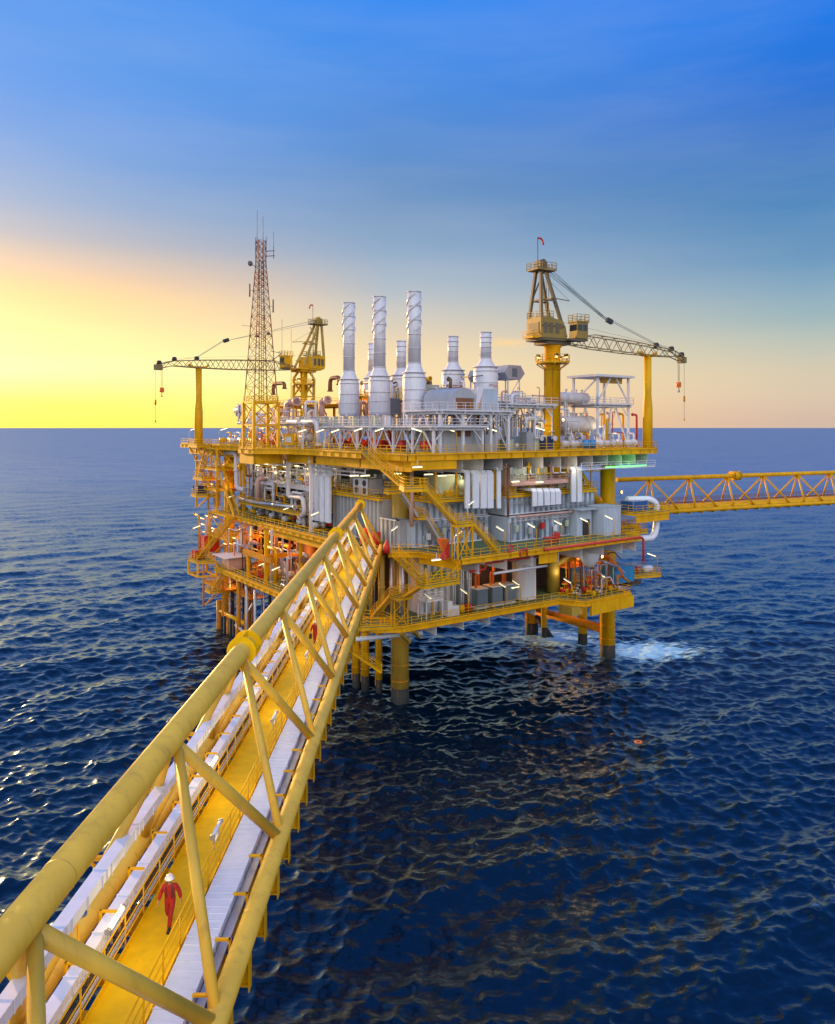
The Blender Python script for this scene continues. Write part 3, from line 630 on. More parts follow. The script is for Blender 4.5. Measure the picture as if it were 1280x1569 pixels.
# --- lower deck
low = [(.2, 6.8), (27.2, 5.9), (29.2, 2.6), (39.5, 3.0), (39.5, 14), (48, 16), (46, 40), (30, 60), (-4, 60), (-4, 33), (-1.5, 31.5), (2, 30), (2, 20), (-3, 14), (-3, 9)]
st = [((u, 6.6, ZB - 1.05), (u, 17, ZB - 1.05), 1.4, 'white') for u in (5.5, 10, 14.5, 19, 23.2)]
deck('lower_deck', 'lower deck just above the sea with dark green floor and yellow railings', low, ZB, .2, 'green_deck', 'yellow',
     [((.2, 6.8), (27.2, 5.9), True), ((27.2, 5.9), (29.2, 2.6), True), ((29.2, 2.6), (39.5, 3.0), True), ((39.5, 3), (39.5, 14), True), ((39.5, 14), (48, 16), False), ((-4, 60), (-4, 33), True), ((-4, 33), (-1.5, 31.5), True), ((-3, 14), (-3, 9), True), ((-3, 9), (.2, 6.8), True)], st, gh=.6)
t = thing('deck_girder', 'big pale yellow plate girder box under the right end of the lower deck', 'girder', (34, 2.6, 11))
MB().box((30.2, 2.4, 11.0), (39.6, 2.75, 12.7)).box((30.2, 2.38, 10.95), (30.4, 2.6, 12.75)).build('girder', 'yellow', t)
MB().box((27.0, 3.2, 11.2), (29.2, 5.8, 12.4)).build('girder', 'ochre', t)
MB().beam((2.2, 7.0, 12.2), (4.5, 9, 10.6), .4).beam((.2, 7, 12.2), (2.6, 8.5, 10.4), .4).build('deck_girder', 'ochre', None, ('yellow bracket braces below the near corner of the lower deck', 'bracket'))
MB().path([(-5.2, 13.5, 10.6), (4.6, 8.4, 11.3)], .28, 14).build('drain_pipe', 'clad_white', None, ('pale blue-white drain pipe slung below the landing beside the wide leg', 'pipe'))
# --- outriggers at the left end
t = thing('work_basket', 'dark cluttered work basket wrapped round the top of the right-hand leg', 'basket', (44, 11.5, 10.6))
c = MB(); rg0 = random.Random(4)
for z_ in (10.6, 11.5, 12.4): c.lathe((45.6, 12.5, z_), [(1.25, 0), (1.8, 0), (1.8, .1), (1.25, .1)], 20)
for k in range(22):
    a = rg0.uniform(0, 6.28); b_ = rg0.uniform(0, 6.28); c.beam((45.6 + 1.8 * math.cos(a), 12.5 + 1.8 * math.sin(a), rg0.uniform(10.2, 11)), (45.6 + 2.2 * math.cos(b_), 12.5 + 1.8 * math.sin(b_), rg0.uniform(11.6, 13.6)), .09)
c.box((46.4, 9.0, 12.0), (49.6, 11.2, 12.2)).rail([(46.4, 9, 12.2), (49.6, 9, 12.2), (49.6, 11.2, 12.2)], 1.1, 1.0, .04).build('basket', 'crane_dark', t)
MB().box((46.6, 9.4, 12.2), (48.0, 10.6, 13.2)).build('winch', 'dark', t)
def platform(name, label, poly, z, m='yellow', pm='green_deck', rail_=True, under=0, cat='landing'):
    cx = sum(p[0] for p in poly) / len(poly); cy = sum(p[1] for p in poly) / len(poly)
    t = thing(name, label, cat, (cx, cy, z - .3))
    MB().prism(poly, z - .12, z).build('floor', pm, t)
    c = MB()
    for a, b in zip(poly, poly[1:] + poly[:1]): c.beam((a[0], a[1], z - .27), (b[0], b[1], z - .27), .14, .34)
    c.build('edge', m, t)
    if rail_: MB().rail([(a[0], a[1], z) for a in poly], closed=True).build('railing', m if m != 'yellow' else 'rail_yellow', t)
    if under:
        c = MB()
        for a in poly: c.beam((a[0], a[1], z - under), (a[0], a[1], z - .3), .3)
        for a, b in zip(poly, poly[1:] + poly[:1]): c.beam((a[0], a[1], z - under + .15), (b[0], b[1], z - under + .15), .3)
        c.build('frame', m, t)
    return t
platform('landing', 'small yellow outrigger platform carrying the left crane post', [(-3.8, 70), (-1, 70), (-1, 75), (-3.8, 75)], 34.6)
t = thing('strut_frame', 'yellow truss struts below the left crane post outrigger', 'truss', (-3, 72, 26))
c = MB()
for v in (70.5, 74.7): c.beam((-3.7, v, 34.2), (-.8, v, 28.5), .22).beam((-1, v, 34.2), (-.8, v, 28.5), .25).beam((-3.7, v, 34.2), (-1, v, 31), .12)
for k in range(4): z_ = 33 - 1.4 * k; c.beam((-3.4 + .7 * k, 70.5, z_), (-3.4 + .7 * k, 74.7, z_), .12)
c.beam((-1, 70.5, 28.6), (-1, 74.7, 34), .15).build('truss', 'yellow', t)
platform('landing', 'yellow landing of the left end stairs below the crane post', [(-3.2, 69), (-.5, 69), (-.5, 74), (-3.2, 74)], 28.3)
platform('landing', 'yellow outrigger at the left end holding the dark navy container', [(-3.6, 71), (-.5, 69), (-.5, 74), (-3.6, 74)], 25.0, under=0)
platform('landing', 'yellow cage-like lowest outrigger sticking out over the sea at the left end', [(-5.6, 64.5), (-2.5, 63.5), (-2.5, 68.5), (-5.8, 69)], 13.4, under=2.9)
platform('landing', 'small yellow stair landing close above the water at the left end', [(-4.4, 61.5), (-1.6, 61.5), (-1.6, 64), (-4.4, 64)], 8.3)
platform('landing', 'yellow landing of the lowest stairs beside the twin piles', [(-4.8, 9.2), (-.2, 7.0), (-.2, 10.5), (-3.6, 14)], 13.25)
platform('outrigger', 'right-hand yellow outrigger platform holding the dark blue container', [(38.6, 1.2), (46.6, 1.2), (46.6, 5.5), (38.6, 5.5)], 25.2, under=0)
MB().ibeam((38.7, 1.3, 24.4), (46.6, 1.3, 24.4), .3, 1.3).build('deck_girder', 'yellow', None, ('deep yellow girder under the outrigger of the dark blue container', 'girder'))
platform('outrigger', 'lower yellow shelf platform below the dark blue container outrigger', [(38.3, 2.5), (43, 2.5), (43, 6), (38.3, 6)], 22.2, under=0)
platform('outrigger', 'small yellow platform at the far right near the white life raft', [(45, 8), (51, 6), (51, 10), (45, 14)], 14.0, rail_=True)

# ------------------------------------------------------------------ stairs
def stair(label, a, b, w_=1.0, m='rail_yellow', sm='yellow', tread='ochre', group=None):
    a, b = Vector(a), Vector(b); t = thing('stairs', label, 'stairs', tuple(b), group)
    d = b - a; hd_ = Vector((d.x, d.y, 0)).normalized(); n = Vector((-hd_.y, hd_.x, 0))
    for s in (-1, 1): MB().beam(a + n * s * w_ / 2, b + n * s * w_ / 2, .07, .30).build('stringer', sm, t)
    c = MB(); k = max(3, int(abs(d.z) / .25))
    for i in range(1, k):
        p = a.lerp(b, i / k); c.beam(p - n * (w_ / 2 - .04), p + n * (w_ / 2 - .04), .26, .04)
    c.build('tread', tread, t)
    for s in (-1, 1):
        c = MB(); o = n * s * w_ / 2; q = max(2, int(d.length / 1.5))
        for i in range(q + 1): p = a.lerp(b, i / q) + o; c.beam(p, p + Vector((0, 0, 1.05)), .06)
        for hh in (1.05, .7, .38): c.beam(a + o + Vector((0, 0, hh)), b + o + Vector((0, 0, hh)), .055)
        c.build('handrail', m, t)
    return t
stair('upper yellow flight from the upper deck edge down to the corner landing', (-.9, 13.6, 34.6), (-.9, 4.9, 30.9))
platform('landing', 'yellow corner landing hanging below the upper deck between two long flights', [(-3.2, 1.2), (-1.1, .4), (-.4, .4), (-.4, 4.9), (-1.4, 4.9)], 30.9)
stair('long yellow flight from the corner landing down to the stair tower', (-.9, .9, 30.9), (4.0, .9, 26.3))
platform('landing', 'yellow landing on top of the cross-braced stair tower', [(4.0, .3), (6.4, .3), (6.4, 1.6), (4.0, 1.6)], 26.3)
t = thing('stair_tower', 'cross-braced yellow stair tower standing on the corner of the middle deck', 'tower', (5.2, .9, 22))
for u in (4.05, 6.35):
    for v in (.35, 1.55): MB().beam((u, v, 22.0), (u, v, 26.1), .16).build('post', 'yellow', t)
c = MB()
for u0, u1 in ((4.05, 6.35),):
    for v in (.35, 1.55): c.beam((u0, v, 22.1), (u1, v, 26), .1).beam((u1, v, 22.1), (u0, v, 26), .1)
    c.beam((4.05, .35, 22.1), (4.05, 1.55, 26), .08)
c.build('cross_brace', 'rail_yellow', t)
stair('lower yellow flight from the stair tower down to the middle deck', (6.4, .9, 26.3), (10.9, .9, 22.05))
stair('inner grey-stringered flight from the small platform to the half landing by the grey wall', (1.6, 9.5, 29.9), (4.4, 9.5, 26.3), sm='wall_grey', w_=.9)
platform('landing', 'small yellow platform at the top of the inner stairs', [(-.2, 9.0), (1.6, 9.0), (1.6, 10.2), (-.2, 10.2)], 29.9)
platform('landing', 'yellow half landing of the inner stairs against the grey wall', [(4.4, 9.0), (5.6, 9.0), (5.6, 10.2), (4.4, 10.2)], 26.3)
stair('inner grey-stringered flight from the half landing to the middle deck', (5.6, 9.5, 26.3), (8.6, 9.5, 22.05), sm='wall_grey', w_=.9)
stair('yellow flight from the footbridge landing down under the middle deck corner', (-1.0, 6.4, 22.3), (-1.0, .6, 19.7))
platform('landing', 'yellow hanging landing under the near corner of the middle deck', [(-1.6, -.5), (3.6, -.5), (3.6, .9), (-1.6, .9)], 19.7)
t = thing('hanging_frame', 'yellow cross-braced hanger between the middle deck corner and the landing below', 'frame', (1, 0, 19.8))
c = MB()
for u in (-1.2, 1.1, 3.5): c.beam((u, -.45, 19.7), (u, -.2, 21.6), .13)
c.beam((-1.2, -.45, 19.8), (1.1, -.45, 21.6), .09).beam((3.5, -.45, 21.6), (1.1, -.45, 19.8), .09).build('hanger', 'rail_yellow', t)
stair('yellow flight under the middle deck going down from the hanging landing to the left', (.2, 1.2, 19.6), (.2, 6.0, 17.0))
platform('landing', 'yellow landing on the narrow cross-braced tower beside the wide leg', [(-.9, 6.0), (1.3, 6.0), (1.3, 7.6), (-.9, 7.6)], 17.0)
t = thing('stair_tower', 'narrow cross-braced yellow tower on the corner of the lower deck', 'tower', (.2, 7, 13))
for u in (-.8, 1.2):
    for v in (6.9, 7.6): MB().beam((u, v, 13), (u, v, 16.8), .14).build('post', 'yellow', t)
c = MB()
for v in (6.9,): c.beam((-.8, v, 13.1), (1.2, v, 15), .08).beam((1.2, v, 13.1), (-.8, v, 15), .08).beam((-.8, v, 15), (1.2, v, 16.7), .08).beam((1.2, v, 15), (-.8, v, 16.7), .08)
c.build('cross_brace', 'rail_yellow', t)
stair('lowest yellow flight from the narrow tower down towards the twin piles', (-.6, 7.6, 17.0), (-.6, 12.0, 13.4))
# left end stairs, zigzagging
stair('topmost zigzag flight at the left end of the platform', (-2.0, 69.5, 34.4), (-2.0, 73.5, 28.4), group=None)
stair('zigzag flight at the left end between crane post landing and middle deck', (-1.6, 68, 33.6), (-1.6, 56, 22.3))
stair('flight at the left end leading down to the container outrigger', (-1.6, 69, 28.3), (-1.8, 73.5, 25.1))
stair('long slanting flight from the middle deck down to the cage-like outrigger', (-2.0, 57, 21.9), (-4.6, 66.5, 13.6), w_=1.3)
stair('short flight down to the stair landing above the water at the left end', (-3.4, 56.5, 12.9), (-3.4, 62.0, 8.4))
stair('thin yellow stair going from the landing down to the water between the piles', (-4.2, 19.5, 10.5), (2.2, 14.5, 5.0), w_=.7)
# ================================================================== walls and enclosures
def corr(name, label, p, q, z0, z1, th=.8, m='wall_blue', cap='white', pitch=1.05, cat='wall', door=None):
    """corrugated enclosure: p->q front edge, extruded inwards by th"""
    p, q = Vector((*p, 0)), Vector((*q, 0)); d = (q - p); Ln = d.length; d.normalize(); n = Vector((-d.y, d.x, 0))
    t = thing(name, label, cat, ((p.x + q.x) / 2, (p.y + q.y) / 2, z0)); x = 0; pts = []
    while x < Ln - pitch * .5: pts += [(x, 0), (x + pitch * .48, 0), (x + pitch * .55, .5), (x + pitch * .93, .5)]; x += pitch
    pts.append((Ln, 0)); k = len(pts); vs = []
    for z_ in (z0, z1): vs += [tuple(p + d * a + n * b + Vector((0, 0, z_))) for a, b in pts]
    fs = [(i, i + 1, i + 1 + k, i + k) for i in range(k - 1)]
    o = len(vs)
    for z_ in (z0, z1): vs += [tuple(p + n * th + Vector((0, 0, z_))), tuple(q + n * th + Vector((0, 0, z_)))]
    fs += [(o, o + 2, o + 3, o + 1), (0, k, o + 2, o), (k - 1, o + 1, o + 3, 2 * k - 1), tuple(range(k, 2 * k)) + (o + 3, o + 2)]
    MB().add(vs, fs).build('panel', m, t)
    c = MB()
    for z_ in (z0 + .08, z1 + .06): c.beam(p + Vector((0, 0, z_)) - n * .06, q + Vector((0, 0, z_)) - n * .06, .12, .16)
    c.build('trim', cap, t)
    if door:
        for a, w_, h_ in door:
            e = p + d * a - n * .1; g = MB(); g.beam(e + Vector((0, 0, z0 + .1 + h_ / 2)), e + d * w_ + Vector((0, 0, z0 + .1 + h_ / 2)), .1, h_); g.build('door', 'grey', t)
    return t
corr('module_wall', 'tall pale blue corrugated wall of the lower tier behind the stair tower', (4.4, 10.5), (17.8, 10.3), 22.05, 25.4, 2)
corr('module_wall', 'pale blue corrugated wall of the upper tier behind the stair tower, under the tall ducts', (6.5, 10.9), (17.8, 10.8), 25.55, 28.2, 2)
corr('module_wall', 'pale blue corrugated wall of the lower tier along the right walkway', (18.2, 6.8), (33.5, 6.8), 22.05, 25.5, 5, door=[(5.1, 1.2, 2.5), (10.6, 1.0, 2.3)])
corr('module_wall', 'pale blue corrugated wall of the upper tier below the short cable ducts', (18.2, 7.6), (36.8, 7.6), 25.7, 28.3, 5)
corr('module_wall', 'grey corrugated room with a door behind the footbridge top chord', (3.6, 30.5), (3.6, 16.5), 22.05, 28.0, 6, m='wall_grey', door=[(7.4, 1.7, 3.6)])
corr('module_wall', 'small grey corrugated hut to the right of the footbridge landing', (2.8, 15.8), (2.8, 11.8), 22.05, 25.6, 2.4, m='wall_grey')
corr('module_wall', 'white corrugated wall of the lower deck beside the dark transformer boxes', (5.8, 10.6), (13.5, 10.4), 13.05, 21.0, 3, m='pipe_white', pitch=1.1)
MB().box((33.8, 3.2, 22.03), (37.6, 6.5, 26.2)).box((33.7, 3.1, 26.2), (37.7, 6.6, 26.32)).build('container', 'wall_blue', None, ('smooth pale blue cabin at the right end of the middle deck walkway', 'cabin'))
t = thing('container', 'open-fronted grey shelter beside the smooth pale blue cabin', 'shelter', (31.5, 4.5, 22))
MB().box((30.2, 5.2, 22.03), (33.4, 6.7, 25.9)).box((30.0, 4.2, 25.9), (33.6, 6.7, 26.02)).build('wall', 'wall_blue', t)
MB().box((31.4, 5.12, 22.1), (32.9, 5.2, 24.4)).build('door', 'dark', t)
# interior bulkheads closing the view, coloured dark to stand for deep shade
t = thing('bulkhead', 'inner bulkhead coloured as deep shade between the middle and upper decks, behind the pipes', 'wall', (13, 40, 22))
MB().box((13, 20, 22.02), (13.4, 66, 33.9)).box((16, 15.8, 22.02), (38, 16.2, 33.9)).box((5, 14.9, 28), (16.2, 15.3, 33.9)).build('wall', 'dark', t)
t = thing('bulkhead', 'rust-stained inner bulkhead, coloured dark as shade, between the lower and middle decks', 'wall', (13, 40, 13))
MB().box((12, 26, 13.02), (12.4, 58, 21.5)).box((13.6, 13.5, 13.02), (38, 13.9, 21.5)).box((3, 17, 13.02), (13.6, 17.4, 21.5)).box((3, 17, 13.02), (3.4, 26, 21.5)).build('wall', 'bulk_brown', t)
# mezzanine above the enclosures
def mezz(label, poly, z, m='yellow', **k): return platform('mezzanine', label, poly, z, m=m, cat='mezzanine', **k)
mezz('yellow-railed mezzanine above the corrugated wall behind the stairs', [(6.2, 8.5), (17.6, 8.2), (17.6, 14.8), (6.2, 14.8)], 28.45)
mezz('mezzanine carrying the cream equipment boxes above the right corrugated wall', [(18.3, 7.4), (37, 7.4), (37, 12), (18.3, 12)], 28.55)
mezz('pinkish upper shelf between the cream boxes and the short ducts', [(18.5, 6.4), (31, 6.4), (31, 9), (18.5, 9)], 30.3, m='pink_steel', pm='pink_steel')
mezz('green-floored roof platform with the twin-fan cooling unit', [(3.2, 16.6), (12, 16.6), (12, 30), (3.2, 30)], 28.25)
mezz('white steel gallery among the pipes of the left facade', [(2.2, 34), (9, 34), (9, 56), (2.2, 56)], 28.4, m='white', pm='white')
mezz('yellow pipe-rack gallery low in the left facade', [(0.4, 36), (5, 36), (5, 60), (.4, 60)], 24.6, m='yellow')

# cable ducts (flat, segmented, bending down over the wall)
def duct(label, u0, w_, z0, z1, vf, back, group, m='clad_white'):
    t = thing('cable_duct', label, 'cable duct', (u0 + w_ / 2, vf, z0), group)
    c = MB(); z_ = z0; rg = random.Random(int(u0 * 100))
    while z_ < z1 - .5:
        e = min(z_ + .42, z1 - .45); c.box((u0, vf - .02 - rg.uniform(0, .012), z_ + .012), (u0 + w_, vf + .22, e - .012)); c.box((u0 + .01, vf, z_ - .02), (u0 + w_ - .01, vf + .2, z_ + .03)); z_ = e
    c.add([(u0, vf, z1 - .45), (u0 + w_, vf, z1 - .45), (u0 + w_, vf + .22, z1 - .45), (u0, vf + .22, z1 - .45), (u0, vf + .38, z1), (u0 + w_, vf + .38, z1), (u0 + w_, vf + .5, z1 - .3), (u0, vf + .5, z1 - .3)],
          [(0, 1, 5, 4), (4, 5, 6, 7), (3, 7, 6, 2), (0, 4, 7, 3), (1, 2, 6, 5)])
    y = vf + .38
    while y < vf + back: e = min(y + 1.2, vf + back); c.box((u0, y, z1 - .36), (u0 + w_, e - .02, z1)); y = e
    c.build('duct', m, t)
    c = MB()
    for s in (.06, w_ - .1): c.box((u0 + s, vf + .4, z0), (u0 + s + .05, vf + .46, z1 - .4))
    for k in range(3): zz = z0 + (z1 - z0) * (.2 + .3 * k); c.box((u0 - .05, vf + .4, zz), (u0 + w_ + .05, vf + .5, zz + .06))
    c.build('support', 'steel', t); return t
names = ['leftmost narrow', 'second, wide', 'middle', 'fourth, widest', 'rightmost rounded']
for i, (a, b) in enumerate(((713.5, 720.5), (725, 734.5), (737.5, 746), (747.5, 756.5), (762.5, 768))):
    u0 = U(a, 6.5); u1 = U(b, 6.5); duct('%s duct of the tall white cable ducts right of the upper stairs' % names[i], u0, u1 - u0, Z(779, u0, 6.5), Z(716 + (0 if i == 4 else 5), u0, 6.5), 6.5, 6, 'tall white cable ducts')
names = ['first from the left', 'second', 'third', 'fourth', 'last on the right']
for i, (a, b) in enumerate(((817, 823.5), (825, 832.5), (835, 843), (844.5, 851), (852, 860))):
    u0 = U(a, 5.6); u1 = U(b, 5.6); duct('%s of the five short white cable ducts bent over the wall' % names[i], u0, u1 - u0, Z(776 - i * .8, u0, 5.6), Z(749, u0, 5.6), 5.6, 3, 'short white cable ducts')
for i, (a, b) in enumerate(((876.5, 883), (885.5, 892))):
    u0 = U(a, 5.6); u1 = U(b, 5.6); duct('%s tall white duct of the pair by the yellow column' % ('left' if i == 0 else 'right'), u0, u1 - u0, Z(769, u0, 5.6), Z(715.5, u0, 5.6), 5.6, 5, 'pair of tall white ducts')
def vduct(label, px0, px1, py0, py1, u, m='clad_white', group=None):
    v1 = V(px0, u); v0 = V(px1, u); z0 = Z(py1, u, v0); z1 = Z(py0, u, v0); t = thing('cable_riser', label, 'cable duct', (u, (v0 + v1) / 2, z0), group)
    c = MB(); z_ = z0; b = 0
    while z_ < z1:
        e = min(z_ + .5, z1); b = .35 if z_ > z0 + (z1 - z0) * .72 else 0
        c.box((u + b, v0, z_ + .01), (u + .4 + b, v1, e - .01)); c.box((u + .02 + b, v0 + .02, z_ - .02), (u + .38 + b, v1 - .02, z_ + .03)); z_ = e
    c.build('duct', m, t); return t
for i, (a, b) in enumerate(((475, 480), (482, 487), (490, 496), (498, 504.5))):
    vduct('%s tall white cable riser left of the grey corrugated room' % ['first', 'second', 'third', 'fourth'][i], a, b, 708, 797 + i * 1.5, 1.8, group='tall white risers on the left facade')
for i, (a, b) in enumerate(((570, 574.5), (577, 581), (583, 588), (590, 595))):
    vduct('%s dark ribbed riser between the grey room and the stairs' % ['first', 'second', 'third', 'fourth'][i], a, b, 727, 790 + (8 if i > 1 else 0), 6.0, m='steel' if i % 2 == 0 else 'grey', group='dark ribbed risers behind the footbridge end')

# ------------------------------------------------------------------ generic equipment
def box_unit(name, label, cat, a, b, m, group=None, fans=0, trim='steel', louvre=0, face='v'):
    t = thing(name, label, cat, ((a[0] + b[0]) / 2, (a[1] + b[1]) / 2, a[2]), group)
    MB().box(a, b).build('casing', m, t)
    c = MB(); e = .05
    for x in (a[0], b[0]):
        for y in (a[1], b[1]): c.box((x - e, y - e, a[2] + .02), (x + e, y + e, b[2] + .03))
    c.box((a[0] - e, a[1] - e, b[2] + .01), (b[0] + e, a[1] + e, b[2] + .1)); c.box((a[0] - e, a[1] - e, a[2] + .03), (b[0] + e, a[1] + e, a[2] + .15))
    c.box((a[0] - e, a[1] + e, b[2] + .01), (a[0] + e, b[1] + e, b[2] + .1))
    c.build('frame', trim, t)
    if louvre:
        c = MB(); z_ = a[2] + .4
        while z_ < b[2] - .3:
            c.box((a[0] + .25, a[1] - .04, z_), (b[0] - .25, a[1] + .01, z_ + .06)); c.box((a[0] - .04, a[1] + .25, z_), (a[0] + .01, b[1] - .25, z_ + .06)); z_ += .2
        c.build('louvre', 'grey', t)
    for i in range(fans):
        r = (b[2] - a[2]) * .2; yy = a[1] + (b[1] - a[1]) * (.25 + .5 * (i % 2)); zz = a[2] + (b[2] - a[2]) * (.28 + .46 * (i // 2))
        MB().lathe((a[0] - .08, yy, zz), [(r * .3, 0), (r, 0), (r, .09), (r * .3, .09)], 16, 'x').build('fan', 'dark', t)
    return t
box_unit('cooling_unit', 'white cooling unit with four round fans on the grey corrugated room', 'air conditioner', (3.6, 20.2, 28.3), (6, 24.4, 30.6), 'white', fans=4)
box_unit('equipment_box', 'large cream equipment box under the upper deck, left one of the pair', 'equipment box', (18.6, 6.9, 30.35), (21.6, 9, 32.3), 'pale_green')
box_unit('equipment_box', 'cream equipment box under the upper deck, right one of the pair', 'equipment box', (23.4, 6.9, 30.35), (25.8, 9, 32.2), 'pale_green')
box_unit('switch_box', 'bright yellow caged box on the mezzanine below the cream boxes', 'equipment box', (18.7, 7.6, 28.6), (20.4, 8.6, 29.8), 'rail_yellow', louvre=1)
box_unit('equipment_box', 'pale green tall cabinet behind the yellow mezzanine rail by the tall ducts', 'equipment box', (8.5, 11, 28.5), (13, 13.5, 31.4), 'pale_green')
box_unit('container', 'dark blue container on the right-hand outrigger platform', 'container', (39.2, 2.2, 25.3), (42.6, 4.6, 26.8), 'blue')
box_unit('container', 'bright blue container at the right end above the lower deck', 'container', (38.9, 5.4, 13.9), (43.4, 8.5, 16.3), 'sky_blue', trim='sky_blue')
box_unit('container', 'dark navy container on the outrigger at the left end', 'container', (-3.3, 70.9, 25.1), (-1.6, 73.6, 26.7), 'navy', trim='dark')
box_unit('container', 'red box cabin on the lower level at the left end', 'cabin', (-2.3, 70.2, 14), (0.8, 72.6, 17), 'red', trim='red')
box_unit('container', 'small red cabin on the cage-like outrigger at the left end', 'cabin', (-5.3, 66.6, 13.5), (-3.6, 68.3, 15.0), 'red', trim='red')
t = box_unit('shed', 'pink-walled shed with a flat pale roof on the lower level at the left end', 'shed', (-3.4, 54.6, 13.1), (-.6, 58.8, 15.1), 'pink_steel')
MB().box((-4.6, 53.8, 15.3), (0, 59.8, 15.42)).build('roof', 'white', t)
for i, (a, b) in enumerate(((732, 747), (755, 769), (774, 790))):
    u0 = U(a, 8.2); u1 = u0 + 1.9
    t = thing('transformer', '%s dark grey transformer box on the lower deck' % ['largest, left', 'middle', 'right'][i], 'transformer', (u0 + 1.3, 9.5, 13.3), 'dark grey transformer boxes')
    MB().box((u0, 8.2, 13.35), (u1, 10.2, 15.7)).build('tank', 'grey', t); c = MB()
    c.box((u0 - .1, 8.1, 13.05), (u1 + .1, 10.3, 13.3)).box((u0 - .06, 8.14, 15.7), (u1 + .06, 10.26, 15.8)).build('base', 'white', t)
    c = MB().path([(u0 + .6, 9.3, 15.8), (u0 + .6, 9.3, 17.6), (u0 + 1.3, 9.3, 17.6), (u0 + 1.3, 9.3, 19.8)], .16, 8, fl=1).path([(u0 + 1.6, 9.9, 15.8), (u0 + 1.6, 9.9, 20)], .14, 8); c.build('bushing_pipe', 'orange', t)
# round tank, silo, tanks
MB().lathe((23.8, 9.6, 13.05), [(1.75, 0), (1.8, .1), (1.8, .3), (1.75, .3), (1.75, 7.3), (1.5, 7.6)], 36).build('round_tank', 'white', None, ('tall white round tank on the lower deck beside the transformer boxes', 'tank'))
MB().lathe((32.6, 5.0, 17.2), [(.25, 0), (.9, .55), (1.45, 1.5), (1.5, 3.4)], 28).build('hopper', 'clad_white', None, ('white round-bottomed hopper hanging under the middle deck near the right end', 'hopper'))
def hvessel(label, c, L_, r, ax, m='pipe_white', z0=None, group=None):
    x, y, z_ = c; t = thing('pressure_vessel', label, 'vessel', (x, y, z0 if z0 else z_ - r - .5), group); g = MB()
    pr = [(.05, -L_/2 - r * .5), (r * .55, -L_/2 - r * .38), (r * .88, -L_/2 - r * .15), (r, -L_/2), (r, L_/2), (r * .88, L_/2 + r * .15), (r * .55, L_/2 + r * .38), (.05, L_/2 + r * .5)]
    g.lathe(c, pr, 24, ax)
    for k in (-.3, .3):
        g.lathe((x + (k * L_ if ax == 'x' else 0), y + (k * L_ if ax == 'y' else 0), z_), [(r, -.04), (r + .04, -.04), (r + .04, .04), (r, .04)], 24, ax)
    g.build('shell', m, t); g = MB()
    for k in (-.33, .33):
        a, b = (x + k * L_, y) if ax == 'x' else (x, y + k * L_)
        w_, d_ = (.15, r * .7) if ax == 'x' else (r * .7, .15); g.box((a - w_, b - d_, z_ - r - .5), (a + w_, b + d_, z_ - r * .6))
    g.build('saddle', m, t); g = MB()
    for k in (-.2, .15, .36):
        a, b = (x + k * L_, y) if ax == 'x' else (x, y + k * L_); g.tube((a, b, z_ + r * .8), (a, b, z_ + r + .45), r * .16, 10).tube((a, b, z_ + r + .4), (a, b, z_ + r + .5), r * .26, 10)
    g.build('nozzle', m, t); return t
def vvessel(label, u, v, z0, r, h_, m, group=None):
    t = thing('column_vessel', label, 'vessel', (u, v, z0), group)
    MB().lathe((u, v, z0), [(r, 0), (r, h_), (r * .85, h_ + r * .25), (r * .4, h_ + r * .45), (.05, h_ + r * .5)], 24).build('shell', m, t)
    g = MB()
    for k in (.25, .6, .95): g.lathe((u, v, z0 + h_ * k), [(r, -.05), (r + .07, -.05), (r + .07, .05), (r, .05)], 24)
    g.tube((u, v, z0 + h_ + r * .4), (u, v, z0 + h_ + r * .5 + .5), r * .2, 10).tube((u - r * .9, v, z0 + h_ * .4), (u - r - .5, v, z0 + h_ * .4), r * .2, 10).build('nozzle', m, t); return t
vvessel('rusty brown upright vessel on the lower deck seen left of the footbridge chord', 4.4, 39.5, 13.1, 1.3, 6.4, 'brown')
vvessel('fat orange upright vessel at the left end of the lower deck', 2.0, 60.5, 13.1, 1.0, 5, 'rust_yellow')
for i in range(4): hvessel('%s shell of the stacked exchangers on the right-hand exchanger frame' % ['front lower', 'rear lower', 'front upper', 'rear upper'][i], (36.5 + (i // 2), 12 + 2.2 * (i % 2), 42.7 - 4.2 * (i // 2) + (0 if i < 2 else 0)), 6.5, .85 if i < 2 else 1.35, 'x', group='exchanger shells at the right end')
# generic pumps / skids
def skid(label, u, v, z0, m, s=1.0, cat='pump skid', group=None):
    t = thing('pump_skid', label, cat, (u, v, z0), group)
    MB().box((u - 1.1 * s, v - .5 * s, z0), (u + 1.1 * s, v + .5 * s, z0 + .2)).build('base', 'yellow', t)
    MB().lathe((u - .2 * s, v, z0 + .65 * s), [(.1, -.75 * s), (.36 * s, -.7 * s), (.36 * s, .1 * s), (.15 * s, .15 * s), (.15 * s, .5 * s), (.42 * s, .52 * s), (.42 * s, .95 * s), (.1, 1.0 * s)], 16, 'x').build('motor', m, t)
    MB().path([(u + .55 * s, v, z0 + .9 * s), (u + .55 * s, v, z0 + 1.7 * s), (u + .55 * s, v + .9 * s, z0 + 1.7 * s)], .12 * s, 10, fl=1).build('discharge_pipe', m, t)
    return t
rg = random.Random(11)
G1 = 'pumps on the lower deck behind the railing'
for i in range(7): skid('small pump skid on the green floor of the lower deck left of the footbridge', rg.uniform(-2.5, 6), 35.5 + i * 3.0, 13.05, rg.choice(['pipe_white', 'orange', 'white']), rg.uniform(.9, 1.5), group='pumps on the left lower deck')
for i in range(6): skid('small pump skid behind the railing at the right end of the lower deck', 30.5 + i * 1.5, rg.uniform(5.5, 9), 13.05, rg.choice(['pipe_white', 'red', 'green_deep', 'white']), rg.uniform(.7, 1.1), group='pumps on the right lower deck')
